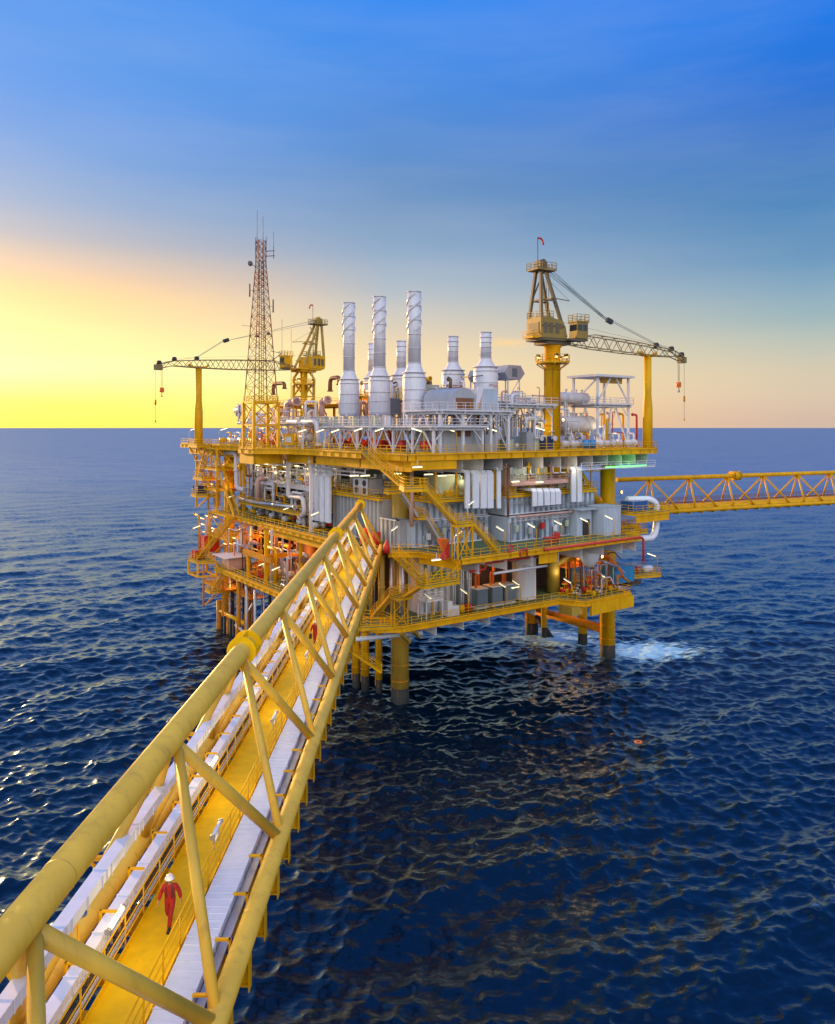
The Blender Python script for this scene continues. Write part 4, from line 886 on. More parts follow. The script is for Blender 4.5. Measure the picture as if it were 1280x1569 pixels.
for i in range(5): skid('pipe-white pump skid on the floor of the middle deck behind the left railing', 2.6, 33 + i * 5.2, 22.05, 'pipe_white', 1.3, group='pumps behind the left railing')
t = thing('work_platform', 'small white work platform with railings on the lower deck by the white wall', 'platform', (6, 8.4, 13))
MB().box((4.6, 7.6, 15.3), (7.4, 9.6, 15.42)).build('floor', 'white', t); c = MB()
for x in (4.7, 7.3):
    for y in (7.7, 9.5): c.beam((x, y, 13), (x, y, 15.3), .14)
c.build('post', 'white', t); MB().rail([(4.6, 7.6, 15.4), (7.4, 7.6, 15.4), (7.4, 9.6, 15.4), (4.6, 9.6, 15.4)], 1.1, 1.4, .035, closed=True).build('railing', 'white', t)
for i, (u, m, lb) in enumerate(((9.6, 'blue', 'small blue drum'), (10.8, 'rail_yellow', 'small yellow drum'), (12.0, 'red', 'small red drum'))):
    MB().lathe((u, 8, 13.03), [(.42, 0), (.42, .45), (.45, .45), (.45, .5), (.42, .5), (.42, 1.05), (.38, 1.1)], 18).build('drum', m, None, (lb + ' on the lower deck in front of the white wall', 'drum'))
MB().box((8.0, 7.4, 13.04), (9.9, 8.4, 14.3)).box((8.0, 7.4, 14.3), (8.8, 8.4, 15.0)).build('cabinet', 'white', None, ('stepped white cabinet beside the small work platform on the lower deck', 'cabinet'))
MB().box((7.6, 10.0, 16.4), (9.6, 10.4, 18.6)).build('panel', 'green_deep', None, ('dark green panel on the white wall of the lower deck', 'panel'))
for i, u in enumerate((33.6, 35.0)):
    MB().lathe((u, 6.5, 34.65), [(.55, 0), (.55, .6), (.6, .6), (.6, .68), (.55, .68), (.55, 1.4), (.5, 1.5)], 18).build('drum', 'sky_blue', None, ('%s bright blue drum behind the railing at the right crane foot' % ('left' if i == 0 else 'right'), 'drum'))
# white pipe bend at the right end
t = thing('pipe_bend', 'fat white pipe making a big U-bend round the right-hand outrigger', 'pipe', (45, 2, 21))
MB().path([(40.5, 4.5, 26.9), (44.2, 3.0, 26.9), (45.3, 2.6, 26.2), (45.3, 2.6, 22.6), (44.0, 2.2, 21.0), (38.4, 3.0, 21.1)], .52, 20, 1.6, seg=7).build('pipe', 'clad_white', t)
MB().lathe((45.3, 2.6, 23.8), [(.53, 0), (.62, 0), (.62, .15), (.53, .15)], 20).build('clamp', 'steel', t)
# lifeboats/raft, buoys
MB().lathe((49.6, 7.6, 14.75), [(.05, -1.2), (.45, -1.05), (.6, -.6), (.6, .6), (.45, 1.05), (.05, 1.2)], 18, 'x').build('life_raft', 'white', None, ('white life raft canister on the small platform at the far right', 'life raft'))
for i in range(2): MB().lathe((46.5 + i * 1.4, 8.4, 14.05), [(.3, 0), (.3, 1.2), (.1, 1.3)], 12).build('extinguisher', 'red', None, ('%s red cylinder on the small platform at the far right' % ['left', 'right'][i], 'cylinder'))
def ring(label, c, r, rr, M=MP, nrm='v', m='red_white'):
    g = MB(M); n1, n2 = 22, 8; vs = []
    for i in range(n1):
        a = 2 * math.pi * i / n1
        for j in range(n2):
            b = 2 * math.pi * j / n2; q = (r + rr * math.cos(b)); x, y, z_ = q * math.cos(a), q * math.sin(a), rr * math.sin(b)
            vs.append((c[0] + x, c[1] + y, c[2] + z_) if nrm == 'z' else (c[0] + x, c[1] + z_, c[2] + y))
    fs = [(i*n2+j, ((i+1)%n1)*n2+j, ((i+1)%n1)*n2+(j+1)%n2, i*n2+(j+1)%n2) for i in range(n1) for j in range(n2)]
    return g.add(vs, fs, True).build('life_ring', m, None, (label, 'life ring'))
ring('red and white life ring on the railing right of the lower flight', (U(782, -.1), -.12, 22.65), .42, .11)
ring('orange life ring floating on the open sea to the right of the platform reflection', (26.4, 89.7, .42), .36, .11, MI, 'z', 'orange')
ring('faded life ring on the railing left of the stair tower', (1.6, .1, 22.7), .38, .1)
for px, lb in ((665, 'tall red fire cabinet at the foot of the inner stairs'), ):
    MB().box((3.0, 1.6, 22.03), (3.7, 2.2, 24.0)).build('fire_cabinet', 'red', None, (lb, 'cabinet'))
MB().lathe((-.4, 9.3, 22.03), [(.45, 0), (.4, .9), (.12, 1.5), (.12, 1.7)], 16).build('traffic_cone', 'red', None, ('red cone-shaped fire monitor at the footbridge landing', 'fire monitor'))
MB().add([(2.6 + a, 1.5 + b, z_) for z_, s in ((24.5, .55), (23.0, .1)) for a, b in ((-s, -s), (s, -s), (s, s), (-s, s))], [(0, 1, 2, 3), (0, 4, 5, 1), (1, 5, 6, 2), (2, 6, 7, 3), (3, 7, 4, 0), (7, 6, 5, 4)]).build('funnel', 'orange', None, ('orange four-sided funnel beside the stair tower', 'funnel'))
t = thing('hose_reel', 'red hose reel with black hose on the walkway of the middle deck', 'hose reel', (23.6, 2.5, 22.03))
MB().lathe((23.4, 2.5, 22.95), [(.2, 0), (.55, .0), (.55, .06), (.25, .08), (.25, .4), (.55, .42), (.55, .48), (.2, .48)], 20, 'y').build('reel', 'red', t)
MB().box((22.9, 2.6, 22.03), (23.9, 2.9, 22.5)).path([(23.4, 2.7, 22.6), (22.4, 2.5, 22.2), (21.6, 2.7, 22.1)], .07, 8).build('hose', 'dark', t)
t = thing('equipment_rack', 'pink-red low rack behind the railing of the middle deck walkway', 'rack', (20.8, 1.4, 22.03))
c = MB()
for x in (20.0, 20.8, 21.6):
    for y in (1.1, 1.8): c.beam((x, y, 22.03), (x, y, 23.1), .1)
c.box((19.9, 1.0, 22.6), (21.7, 1.9, 22.7)).box((19.9, 1.0, 23.1), (21.7, 1.9, 23.2)).build('frame', 'red_white', t)
# ------------------------------------------------------------------ named pipes
def pipe(label, pts, r, m='pipe_white', fl=1, group=None, n=10, br=None, name='process_pipe'):
    g = MB().path(pts, r, n, br, fl)
    for a, b in zip(pts, pts[1:]):
        a, b = Vector(a), Vector(b)
        if (b - a).length > 6: c = a.lerp(b, .5); d = (b - a).normalized(); g.tube(c - d * .12, c + d * .12, r * 1.4, n)
    return g.build(name, m, None, (label, 'pipe', group))
def fp(px, py, u): v = V(px, u); return (u, v, Z(py, u, v))
def rp(px, py, v): u = U(px, v); return (u, v, Z(py, u, v))
pipe('fat white pipe stepping down in front of the left facade beside the cable risers', [fp(478, 702, .9), fp(442, 702, .9), fp(442, 761, .9), fp(465, 763, .9), fp(467, 786, .9), fp(460, 792, .9)], .36, n=14)
pipe('white pipe dropping from the left deck edge, bent like a hook', [fp(346, 694, .2), fp(362, 694, .2), fp(363, 748, .2), fp(376, 751, .2)], .42, n=14)
pipe('thick pinkish inverted-U pipe in the middle of the left facade', [fp(395, 769, .8), fp(395, 733, .8), fp(414, 733, 2.8)], .48, m='pink_steel', n=14, br=1.6)
pipe('long silver pipe lying along the top of the left pipe rack', [fp(360, 761, -.2), fp(392, 770, -.2), fp(452, 777, -.2)], .26, m='steel', n=12)
pipe('yellow curved pipe near the left end under the upper deck', [fp(345, 722, .6), fp(345, 713, .6), fp(372, 716, .6)], .5, m='rail_yellow', n=14, br=1)
pipe('white pipe hanging below the middle deck at the left end', [fp(370, 803, .5), fp(370, 833, .5), fp(384, 842, .5)], .38, n=14)
pipe('red pipe loop hanging from the middle deck edge', [rp(798, 852, -.3), rp(798, 843, -.3), rp(808, 841, -.3), rp(808, 851, -.3)], .12, m='red_white')
pipe('red fire main running along the edge of the middle deck', [(18, -.25, 21.95), (37.8, -.25, 21.95), (38.6, -.1, 21.6), (38.6, -.1, 18.2)], .17, m='red_white', n=12)
pipe('dark red pipe bent upwards below the middle deck behind the transformers', [(6.5, 1.0, 20.2), (9, 1.0, 20.2), (9, 1, 20.9), (20, 1.0, 20.9)], .14, m='red')
pipe('long white pipe hanging below the middle deck over the transformers', [(10, .6, 19.6), (19.4, .6, 19.6)], .17, m='pipe_white', fl=0)
pipe('rusty brown upright pipe between the corrugated walls', [(17.9, 6.6, 32.5), (17.9, 6.6, 25.6)], .16, m='brown')
pipe('pinkish pipe along the joint of the corrugated tiers', [(19, 5.9, 25.6), (33, 5.9, 25.6)], .17, m='pink_steel')
pipe('white horizontal pipe on the left upper deck, bent down at its right end', [fp(435, 646, 3), fp(485, 646, 3), fp(488, 683, 3)], .38, n=14, br=.9)
pipe('white upright pipe at the left of the mast frame', [(-.5, 50.5, 34.7), (-.5, 50.5, 38.4), (3, 50.5, 38.4)], .35, n=14, br=1)
pipe('thick dark inverted-U vent pipe left of the chimneys', [fp(506, 600, 9), fp(506, 580, 9), fp(520, 578, 9), fp(520, 590, 9)], .36, m='brown', n=12, br=.8)
pipe('dark inverted-U vent pipe right of the mast', [fp(419, 605, 4), fp(419, 588, 4), fp(436, 587, 4), fp(436, 596, 4)], .32, m='brown', n=12, br=.8)
pipe('tall pink standing pipe with a bend behind the mast frame', [fp(440, 640, 6), fp(440, 617, 6), fp(455, 615, 6)], .55, m='pink_steel', n=12, br=1)
pipe('tall pink standing pipe with a bend left of the first chimney', [fp(493, 640, 6), fp(493, 614, 6), fp(503, 613, 6)], .5, m='pink_steel', n=12, br=1)
# dense piping of the left facade, between middle and upper decks
rg = random.Random(5); MT = ['pipe_white'] * 6 + ['white', 'pink_steel', 'steel', 'yellow', 'brown']
for i in range(82):
    u = rg.uniform(1.5, 8); v = rg.uniform(30, 66); z0 = rg.choice([22.3, 23, 24.8, 28.6]); z1 = rg.choice([27.5, 30, 31.5, 32.8]); r = rg.choice([.09, .12, .16, .22, .3])
    dv = rg.uniform(-6, 6); du = rg.choice([0, 0, 2, 3]); k = rg.random()
    if z1 < z0 + 2: z1 = 32
    if k < .5: pts = [(u, v, z0), (u, v, z1), (u + du, v + dv, z1)]
    elif k < .8: pts = [(u, v - 4, z1), (u, v, z1), (u, v, (z0 + z1) / 2), (u + 1.5, v, (z0 + z1) / 2)]
    else: pts = [(u, v, z0), (u, v, z0 + 1.6), (u, v + 3, z0 + 1.6), (u, v + 3, z1)]
    pipe('process pipe in the dense piping behind the left facade of the middle deck', pts, r, rg.choice(MT), group='process pipes of the left facade', n=8)
for i in range(14):
    z_ = 31.2 + (i % 5) * .5; v0 = 18 + (i // 5) * 13; pipe('long pipe slung directly under the left part of the upper deck', [(1.2 + .5 * (i % 4), v0, z_), (1.2 + .5 * (i % 4), v0 + 12, z_)], rg.choice([.1, .14, .2]), rg.choice(MT), group='pipes slung under the upper deck', n=8, name='process_line')
for i in range(40):
    u = rg.uniform(-2.5, 8); v = rg.uniform(34, 60); z0 = 13.1; z1 = rg.uniform(17, 21.4); r = rg.choice([.09, .12, .18, .26])
    pipe('process pipe between the lower and middle decks, left of the footbridge', [(u, v, z0), (u, v, z1), (u, v + rg.uniform(-5, 5), z1)], r, rg.choice(['pipe_white', 'rust_yellow', 'orange', 'pink_steel', 'brown', 'yellow', 'pipe_white']), group='process pipes of the left lower level', n=8)
for i in range(22):
    u = rg.uniform(31, 39); v = rg.uniform(4, 10); z1 = rg.uniform(15, 20.6); r = rg.choice([.08, .12, .18])
    pipe('process pipe in the tangle under the right end of the middle deck', [(u, v, 13.1), (u, v, z1), (u + rg.uniform(-2.5, 2.5), v, z1), (u + 2, v - .6, z1 - 1)], r, rg.choice(['rust_yellow', 'orange', 'pipe_white', 'steel', 'brown', 'yellow']), group='process pipes at the right lower end', n=8)
for i in range(26):
    u = rg.uniform(-1.5, 5); v = rg.uniform(8.5, 24); r = rg.choice([.1, .16, .24])
    pipe('vertical riser in the dark gap below the footbridge landing', [(u, v, 13.1), (u, v, 21.4)], r, rg.choice(['brown', 'pipe_white', 'ochre', 'grey', 'steel']), group='risers below the footbridge landing', n=8, name='riser')
for i in range(12):
    u = 18.8 + i * 1.5; pipe('short pipe under the white beams above the right mezzanine', [(u, 6.2, 32.4), (u, 6.2, 31.4), (u + 1.1, 6.2, 31.4)], .1, rg.choice(['pipe_white', 'steel', 'yellow']), group='short pipes above the right mezzanine', n=8)
for i, u in enumerate((12.6, 15.4)): hvessel('%s green-grey drum behind the tall white ducts' % ('left' if i == 0 else 'right'), (u, 10.6, 30), 1.6, .8, 'y', 'pale_green')
# hanging support posts of the decks
for i, (u, v, z0, z1, m) in enumerate([(-.6, 33, 13, 21.7, 'yellow'), (-.6, 45, 13, 21.7, 'yellow'), (-3.4, 39.5, 13, 21.7, 'yellow'), (-3.4, 46.5, 13, 17.2, 'yellow'), (.6, 32, 22, 33, 'white'), (.6, 58, 22, 33, 'yellow'), (.8, 66, 22, 33, 'yellow')]):
    MB().beam((u, v, z0), (u, v, z1), .42).beam((u, v, z1 - .5), (u, v, z1), .6).build('deck_post', m, None, ('square steel post carrying the deck above on the left facade', 'post', 'square posts of the left facade'))
t = thing('beam_frame', 'orange-lit horizontal box beams between the posts of the left lower level', 'frame', (-2, 44, 17))
MB().beam((-3.4, 48, 17.3), (-3.4, 37, 17.3), .7, .8).build('beam', 'rust_yellow', t); MB().beam((-3.4, 41, 17.3), (4, 41, 17.3), .6, .7).build('beam', 'rust_yellow', t); MB().beam((-.6, 33, 17.8), (5, 24, 17.8), .5, .8).build('beam', 'brown', t)
# ladders
def ladder(label, p, h_, m='white', ax=(1, 0), w_=.5, cage=False):
    g = MB(); a = Vector(p); d = Vector((ax[0], ax[1], 0)) * w_ / 2
    for s in (-1, 1): g.beam(a + d * s, a + d * s + Vector((0, 0, h_)), .06)
    k = int(h_ / .35)
    for i in range(k): g.beam(a - d + Vector((0, 0, .3 + .35 * i)), a + d + Vector((0, 0, .3 + .35 * i)), .035)
    if cage:
        n = Vector((ax[1], -ax[0], 0)) * .6
        for i in range(int(h_ / 1.1)):
            z_ = Vector((0, 0, 2 + 1.1 * i));
            if z_.z > h_: break
            g.path([a - d + z_, a - d + n + z_, a + d + n + z_, a + d + z_], .02, 5, .2)
        for s in (-.6, .6): g.beam(a + d * s + n + Vector((0, 0, 2)), a + d * s + n + Vector((0, 0, h_)), .03)
    return g.build('ladder', m, None, (label, 'ladder'))
ladder('white upright ladder beside the white risers on the left facade', fp(470, 790, 1.5), 7, ax=(0, 1))
ladder('white caged ladder at the front of the turbine frame', (15.2, 4.9 + .8, 34.7), 5.6, cage=True)
ladder('white ladder against the second white chimney base', (3.7, 20, 34.7), 3.6, ax=(0, 1))

rg = random.Random(77)
for i in range(16):
    z_ = rg.choice([23.5, 24.4, 26.5, 27.6, 30.2, 31.4]); u = rg.uniform(.9, 7); v0 = rg.uniform(31, 52); L_ = rg.uniform(5, 14)
    g = MB().box((u, v0, z_), (u + .5, v0 + L_, z_ + .12))
    for k in range(int(L_ / 1.5)): g.box((u - .04, v0 + k * 1.5, z_ - .3), (u + .04, v0 + k * 1.5 + .08, z_ + .16))
    g.build('cable_tray_run', rg.choice(['white', 'steel', 'pipe_white']), None, ('straight pale cable tray run among the pipes of the left facade', 'cable tray', 'cable tray runs of the left facade'))
def valve(label, p, s, m, group):
    g = MB(); x, y, z_ = p; g.lathe(p, [(.28 * s, -.5 * s), (.28 * s, -.4 * s), (.14 * s, -.38 * s), (.22 * s, 0), (.14 * s, .38 * s), (.28 * s, .4 * s), (.28 * s, .5 * s)], 12, 'y')
    g.tube(p, (x, y, z_ + .7 * s), .05 * s, 6).lathe((x, y, z_ + .7 * s), [(.05 * s, 0), (.3 * s, 0), (.3 * s, .05 * s), (.05 * s, .05 * s)], 12); g.build('valve', m, None, (label, 'valve', group))
for i in range(60): valve('valve with a round handwheel in the left facade piping', (rg.uniform(.6, 5), rg.uniform(31, 62), rg.choice([23, 23.2, 24.9, 25.2, 28.9, 29.4])), rg.uniform(.8, 1.5), rg.choice(['pipe_white', 'white', 'red', 'steel', 'yellow']), 'valves of the left facade')
for i in range(34): valve('valve with a round handwheel on the lower deck', (rg.uniform(-2.6, 4) if i % 2 else rg.uniform(30, 39), rg.uniform(35, 58) if i % 2 else rg.uniform(4, 8), 13.7), rg.uniform(.8, 1.5), rg.choice(['pipe_white', 'orange', 'red', 'steel', 'yellow']), 'valves of the lower deck')
for i in range(40): valve('valve with a round handwheel among the upper deck equipment', (rg.uniform(2, 14) if i % 2 else rg.uniform(19, 37), rg.uniform(38, 70) if i % 2 else rg.uniform(7, 16), rg.choice([35.5, 36.4, 38.9])), rg.uniform(.9, 1.5), rg.choice(['pipe_white', 'white', 'rail_yellow', 'steel']), 'valves of the upper deck')

for i, (z_, y_, m) in enumerate(((19.6, 6.0, 'rust_yellow'), (18.7, 5.2, 'orange'), (19.2, 7.0, 'rust_yellow'), (17.6, 4.6, 'orange'))):
    pipe('%s of four thick orange pipes snaking under the middle deck, right end' % ['highest', 'front', 'rear', 'lowest'][i], [(31 + i, y_ + 1, z_ - 1.5), (31 + i, y_ + 1, z_), (36.5 + i * .4, y_, z_), (38 + i * .3, y_ - .4, z_ - 1.6), (39.5, y_ - .4, z_ - 2.6)], .22 - .02 * i, m, n=12, br=.8)
MB().box((31.6, 8.4, 17.0), (35.2, 11, 20.8)).box((31.4, 8.3, 16.7), (35.4, 11.2, 16.98)).build('lit_orange_housing', 'orange', None, ('boxed housing coloured as if lit orange, behind the white hopper', 'housing'))  # orange lamplight put into the housing's own colour
for i in range(9):
    u = 19 + i * 1.9; box_unit('junction_box', 'small junction box standing on the right mezzanine', 'junction box', (u, 9.2, 28.6), (u + .9, 9.8, 29.9 + (i % 3) * .4), ['white', 'pale_green', 'wall_grey'][i % 3], group='junction boxes on the right mezzanine')
for i in range(8):
    v = 18 + i * 1.4; box_unit('junction_box', 'small junction box behind the twin-fan cooling unit', 'junction box', (7.5, v, 28.3), (8.2, v + .8, 29.8 + (i % 3) * .3), ['white', 'pale_green', 'wall_grey'][i % 3], group='junction boxes on the roof of the grey room')
frame_posts = [(u, 7.6) for u in (18.4, 22.8, 27.2, 31.6, 36.0)]
for i, (u, v) in enumerate(frame_posts): MB().beam((u, v, 28.6), (u, v, 33.0), .22).beam((u - .5, v, 32.4), (u + .5, v, 32.4), .2).build('mezzanine_post', 'rail_yellow' if i % 2 else 'pink_steel', None, ('short post between the right mezzanine and the white beams above', 'post', 'posts of the right mezzanine'))
for i, u in enumerate((7.0, 10.5, 14.0, 17.3)): MB().beam((u, 8.8, 28.5), (u, 8.8, 33.0), .22).build('mezzanine_post', 'rail_yellow', None, ('yellow post on the mezzanine behind the upper stairs', 'post', 'posts of the left mezzanine'))

# ------------------------------------------------------------------ more steelwork at the left end and cables on the walls
def tower(label, u0, u1, v0, v1, z0, z1, nz, m='yellow', w_=.28, rails=True):
    t = thing('braced_frame', label, 'steel frame', ((u0 + u1) / 2, (v0 + v1) / 2, z0)); cs = [(u0, v0), (u1, v0), (u1, v1), (u0, v1)]
    for x, y in cs: MB().beam((x, y, z0), (x, y, z1), w_).build('post', m, t)
    c = MB(); r_ = MB(); h_ = (z1 - z0) / nz
    for k in range(nz):
        a = z0 + k * h_
        for i, (p, q) in enumerate(zip(cs, cs[1:] + cs[:1])):
            c.beam((*p, a + h_), (*q, a + h_), w_ * .8); c.beam((*p, a), (*q, a + h_), w_ * .5) if (i + k) % 2 else c.beam((*q, a), (*p, a + h_), w_ * .5)
        if rails and k: r_.rail([(x, y, a) for x, y in cs], 1.1, 1.6, .035, closed=True)
        if k: c.box((u0, v0, a - .1), (u1, v1, a - .02))
    c.build('brace', m, t); r_.build('railing', 'rail_yellow', t); return t
tower('rust-yellow braced frame under the left end of the lower deck, above the short piles', -2.2, 3, 61, 71, 3.6, 12.8, 2, 'rust_yellow')
tower('yellow braced frame between the lower and middle decks at the left end', -1.5, 5, 60.5, 70, 13, 21.8, 2)
tower('yellow braced stair frame between the middle and upper decks at the left end', -2.2, 2.5, 64, 75, 22.2, 34, 3)
tower('white braced frame under the left part of the lower deck', .5, 6, 46, 57, 4.2, 12.7, 1, 'pipe_white', .22, False)
MB().box((5, 64, 13), (14, 64.3, 33.9)).build('bulkhead', 'dark', None, ('end bulkhead coloured as shade, closing the left end between the decks', 'wall'))  # dark colour stands in for shade where the sea showed through
rg = random.Random(31)
for i in range(26):
    u = rg.uniform(-2, 4); v = rg.uniform(57, 76); z0 = rg.choice([13.2, 13.2, 22.2]); z1 = z0 + rg.uniform(3, 7.5); k = rg.choice([1, -1])
    pipe('pipe in the tangle at the left end of the platform', [(u, v, z0), (u, v, z1), (u, v + k * rg.uniform(2, 4), z1)], rg.choice([.1, .16, .22]), rg.choice(['rust_yellow', 'yellow', 'pipe_white', 'pink_steel', 'red']), group='pipes at the left end', n=8, name='end_pipe')
for i in range(18):
    v = rg.uniform(34, 66); u = rg.uniform(-2, 5); pipe('vertical pipe going down to the sea under the left lower deck', [(u, v, -2), (u, v, 12.8)], rg.choice([.12, .2, .28]), rg.choice(['marine', 'brown', 'rust_yellow', 'pipe_white']), group='pipes going down to the sea', n=8, name='riser')
for i in range(15):
    MB().ibeam((-3.9, 34.5 + i * 1.7, ZB - .7), (8, 34.5 + i * 1.7, ZB - .7), .2, .7).build('floor_beam', 'pink_steel' if i % 2 else 'ochre', None, ('floor beam under the left part of the lower deck', 'beam', 'floor beams of the left lower deck'))
for i, (u0, u1, z_, m) in enumerate(((6, 17.5, 24.6, 'steel'), (18.5, 29, 27.3, 'steel'), (19, 33, 24.9, 'pipe_white'), (6.8, 17.4, 27.6, 'pipe_white'), (24, 36, 26.4, 'steel'))):
    v = 10.1 if u0 < 18 else (7.2 if z_ > 25.6 else 6.5)
    g = MB().box((u0, v - .12, z_), (u1, v + .02, z_ + .1)).box((u0, v - .1, z_ + .3), (u1, v - .02, z_ + .36))
    for k in range(int(u1 - u0) // 2 + 1): g.box((u0 + 2 * k, v - .16, z_ - .15), (u0 + 2 * k + .08, v + .1, z_ + .5))
    g.build('cable_run', m, None, ('%s horizontal cable run fixed along the corrugated walls' % ['stair-side lower', 'upper, by the brown pipe', 'lower, over the walkway', 'stair-side upper', 'upper right'][i], 'cable run'))
for i in range(22):
    u = 6 + i * 1.36; v = 10.3 if u < 17.6 else 6.55; z0 = 22.1 + (i % 3) * .2
    pipe('thin conduit running up the corrugated wall', [(u, v - .1, z0), (u, v - .1, z0 + 1.4 + (i * 7 % 5) * .4), (u + .5, v - .1, z0 + 1.4 + (i * 7 % 5) * .4)], .05, ['pipe_white', 'brown', 'steel', 'dark'][i % 4], fl=0, group='thin conduits on the corrugated walls', n=6, name='conduit')
for i in range(12):
    u = 6.5 + i * 2.5; v = 10.2 if u < 17.6 else 6.5
    g = MB().box((u, v - .32, 23.0 + (i % 2) * .5), (u + .6, v - .02, 23.9 + (i % 2) * .5)).box((u + .1, v - .36, 23.2 + (i % 2) * .5), (u + .5, v - .32, 23.7 + (i % 2) * .5)); g.build('wall_box', ['white', 'pale_green', 'wall_grey', 'red'][i % 4], None, ('small switch box fixed to the corrugated wall at head height', 'switch box', 'switch boxes on the corrugated walls'))
for i in range(16):
    u = 7 + i * 1.95; skid('low pump skid standing on the mezzanine above the corrugated walls', u if u < 16.5 or u > 18.6 else 20.1, 9.6 if u > 18 else 11, 28.6, ['pale_green', 'white', 'rail_yellow', 'steel'][i % 4], .75, group='pump skids on the mezzanine')
for i in range(10):
    u = 5.6 + i * .55; pipe('upright pipe in front of the white corrugated wall of the lower deck', [(10.6 + i * .35, 9.6, 13.1), (10.6 + i * .35, 9.6, 21)], .08 + .03 * (i % 3), ['white', 'pipe_white', 'grey', 'steel'][i % 4], group='upright pipes by the white wall', n=8, name='riser')

MB().box((.9, 16.8, 22.03), (1.7, 18.0, 24.2)).box((.86, 17.35, 22.2), (.9, 17.45, 24.0)).build('fire_locker', 'red', None, ('tall red locker at the far end of the footbridge, left one', 'locker'))
MB().box((1.2, 14.4, 22.03), (2.0, 15.4, 23.9)).box((1.16, 14.85, 22.2), (1.2, 14.95, 23.7)).build('fire_locker', 'red', None, ('red locker beside the grey hut at the far end of the footbridge', 'locker'))
# ================================================================== chimneys
def stack(label, u, v, zb, zt, r, R_, strake, group):
    t = thing('chimney', label, 'chimney', (u, v, zb - 2.2), group)
    zc = zb + 5.0
    MB().lathe((u, v, 0), [(R_ * .8, zb - .35), (R_, zb), (R_, zc), (R_ * .93, zc + .25), (r * 1.12, zc + 1.45), (r * 1.02, zc + 1.9)], 32).build('silencer', 'white', t)
    MB().lathe((u, v, 0), [(r, zc + 1.85), (r, zt), (r * .93, zt), (r * .93, zt - .5)], 28).build('flue', 'white', t)
    c = MB()
    for z_ in (zb + .1, zb + 1.7, zb + 3.1, zc - .15, zc + .5): c.lathe((u, v, z_), [(R_ * .93, -.05), (R_ + .09, -.05), (R_ + .09, .05), (R_ * .93, .05)], 32)
    for z_ in [zc + 1.9 + k * (zt - zc - 2) / 5 for k in range(6)]: c.lathe((u, v, z_), [(r - .02, -.05), (r + .08, -.05), (r + .08, .05), (r - .02, .05)], 28)
    for k in range(12):
        a = k * math.pi / 6; c.beam((u + math.cos(a) * (R_ + .01), v + math.sin(a) * (R_ + .01), zb), (u + math.cos(a) * (R_ + .01), v + math.sin(a) * (R_ + .01), zb + 1.6), .04)
    c.build('ring', 'pipe_white', t)
    if strake:
        for s in range(3):
            pts = []
            for k in range(41):
                a = s * 2.094 + k / 40 * 2 * math.pi * 1.0; z_ = zt - 5.6 + 5.3 * k / 40; pts.append(Vector((u + math.cos(a) * (r + .09), v + math.sin(a) * (r + .09), z_)))
            g = MB()
            for a, b in zip(pts, pts[1:]): g.beam(a, b, .13, .2)
            g.build('helical_strake', 'white', t)
    c = MB()
    for k in range(4):
        a = math.pi / 4 + k * math.pi / 2; x, y = u + math.cos(a) * R_ * .9, v + math.sin(a) * R_ * .9; c.beam((x, y, zb - 2.1), (x, y, zb + .2), .22)
        a2 = a + math.pi / 2; x2, y2 = u + math.cos(a2) * R_ * .9, v + math.sin(a2) * R_ * .9; c.beam((x, y, zb - 2.1), ((x + x2) / 2, (y + y2) / 2, zb), .13).beam((x2, y2, zb - 2.1), ((x + x2) / 2, (y + y2) / 2, zb), .13)
    c.build('support_leg', 'white', t); return t
ZS = 38.0
for i, (v, zt, lb) in enumerate(((15.8, 57.2, 'tallest, rightmost'), (24.9, 57.8, 'middle'), (34.0, 58.1, 'leftmost'))):
    stack('%s of the three tall white chimneys with spiral strakes' % lb, 8.5, v, 40.2, zt, .93, 1.62, True, 'tall white chimneys with spiral strakes')
for i, (u, v, zt, lb) in enumerate(((21.4, 15.4, 52.4, 'right'), (21.6, 23.6, 52.6, 'left'))):
    stack('%s one of the two short white chimneys near the right crane' % lb, u, v, 41.6, zt, .84, 1.85, False, 'short white chimneys')
for i, (u, v, zt, lb) in enumerate(((21.4, 38, 53.2, 'right'), (21.4, 47.4, 53.6, 'left'))):
    stack('%s one of the two short white chimneys half hidden behind the tall ones' % lb, u, v, 41.6, zt, .84, 1.85, False, 'short white chimneys')
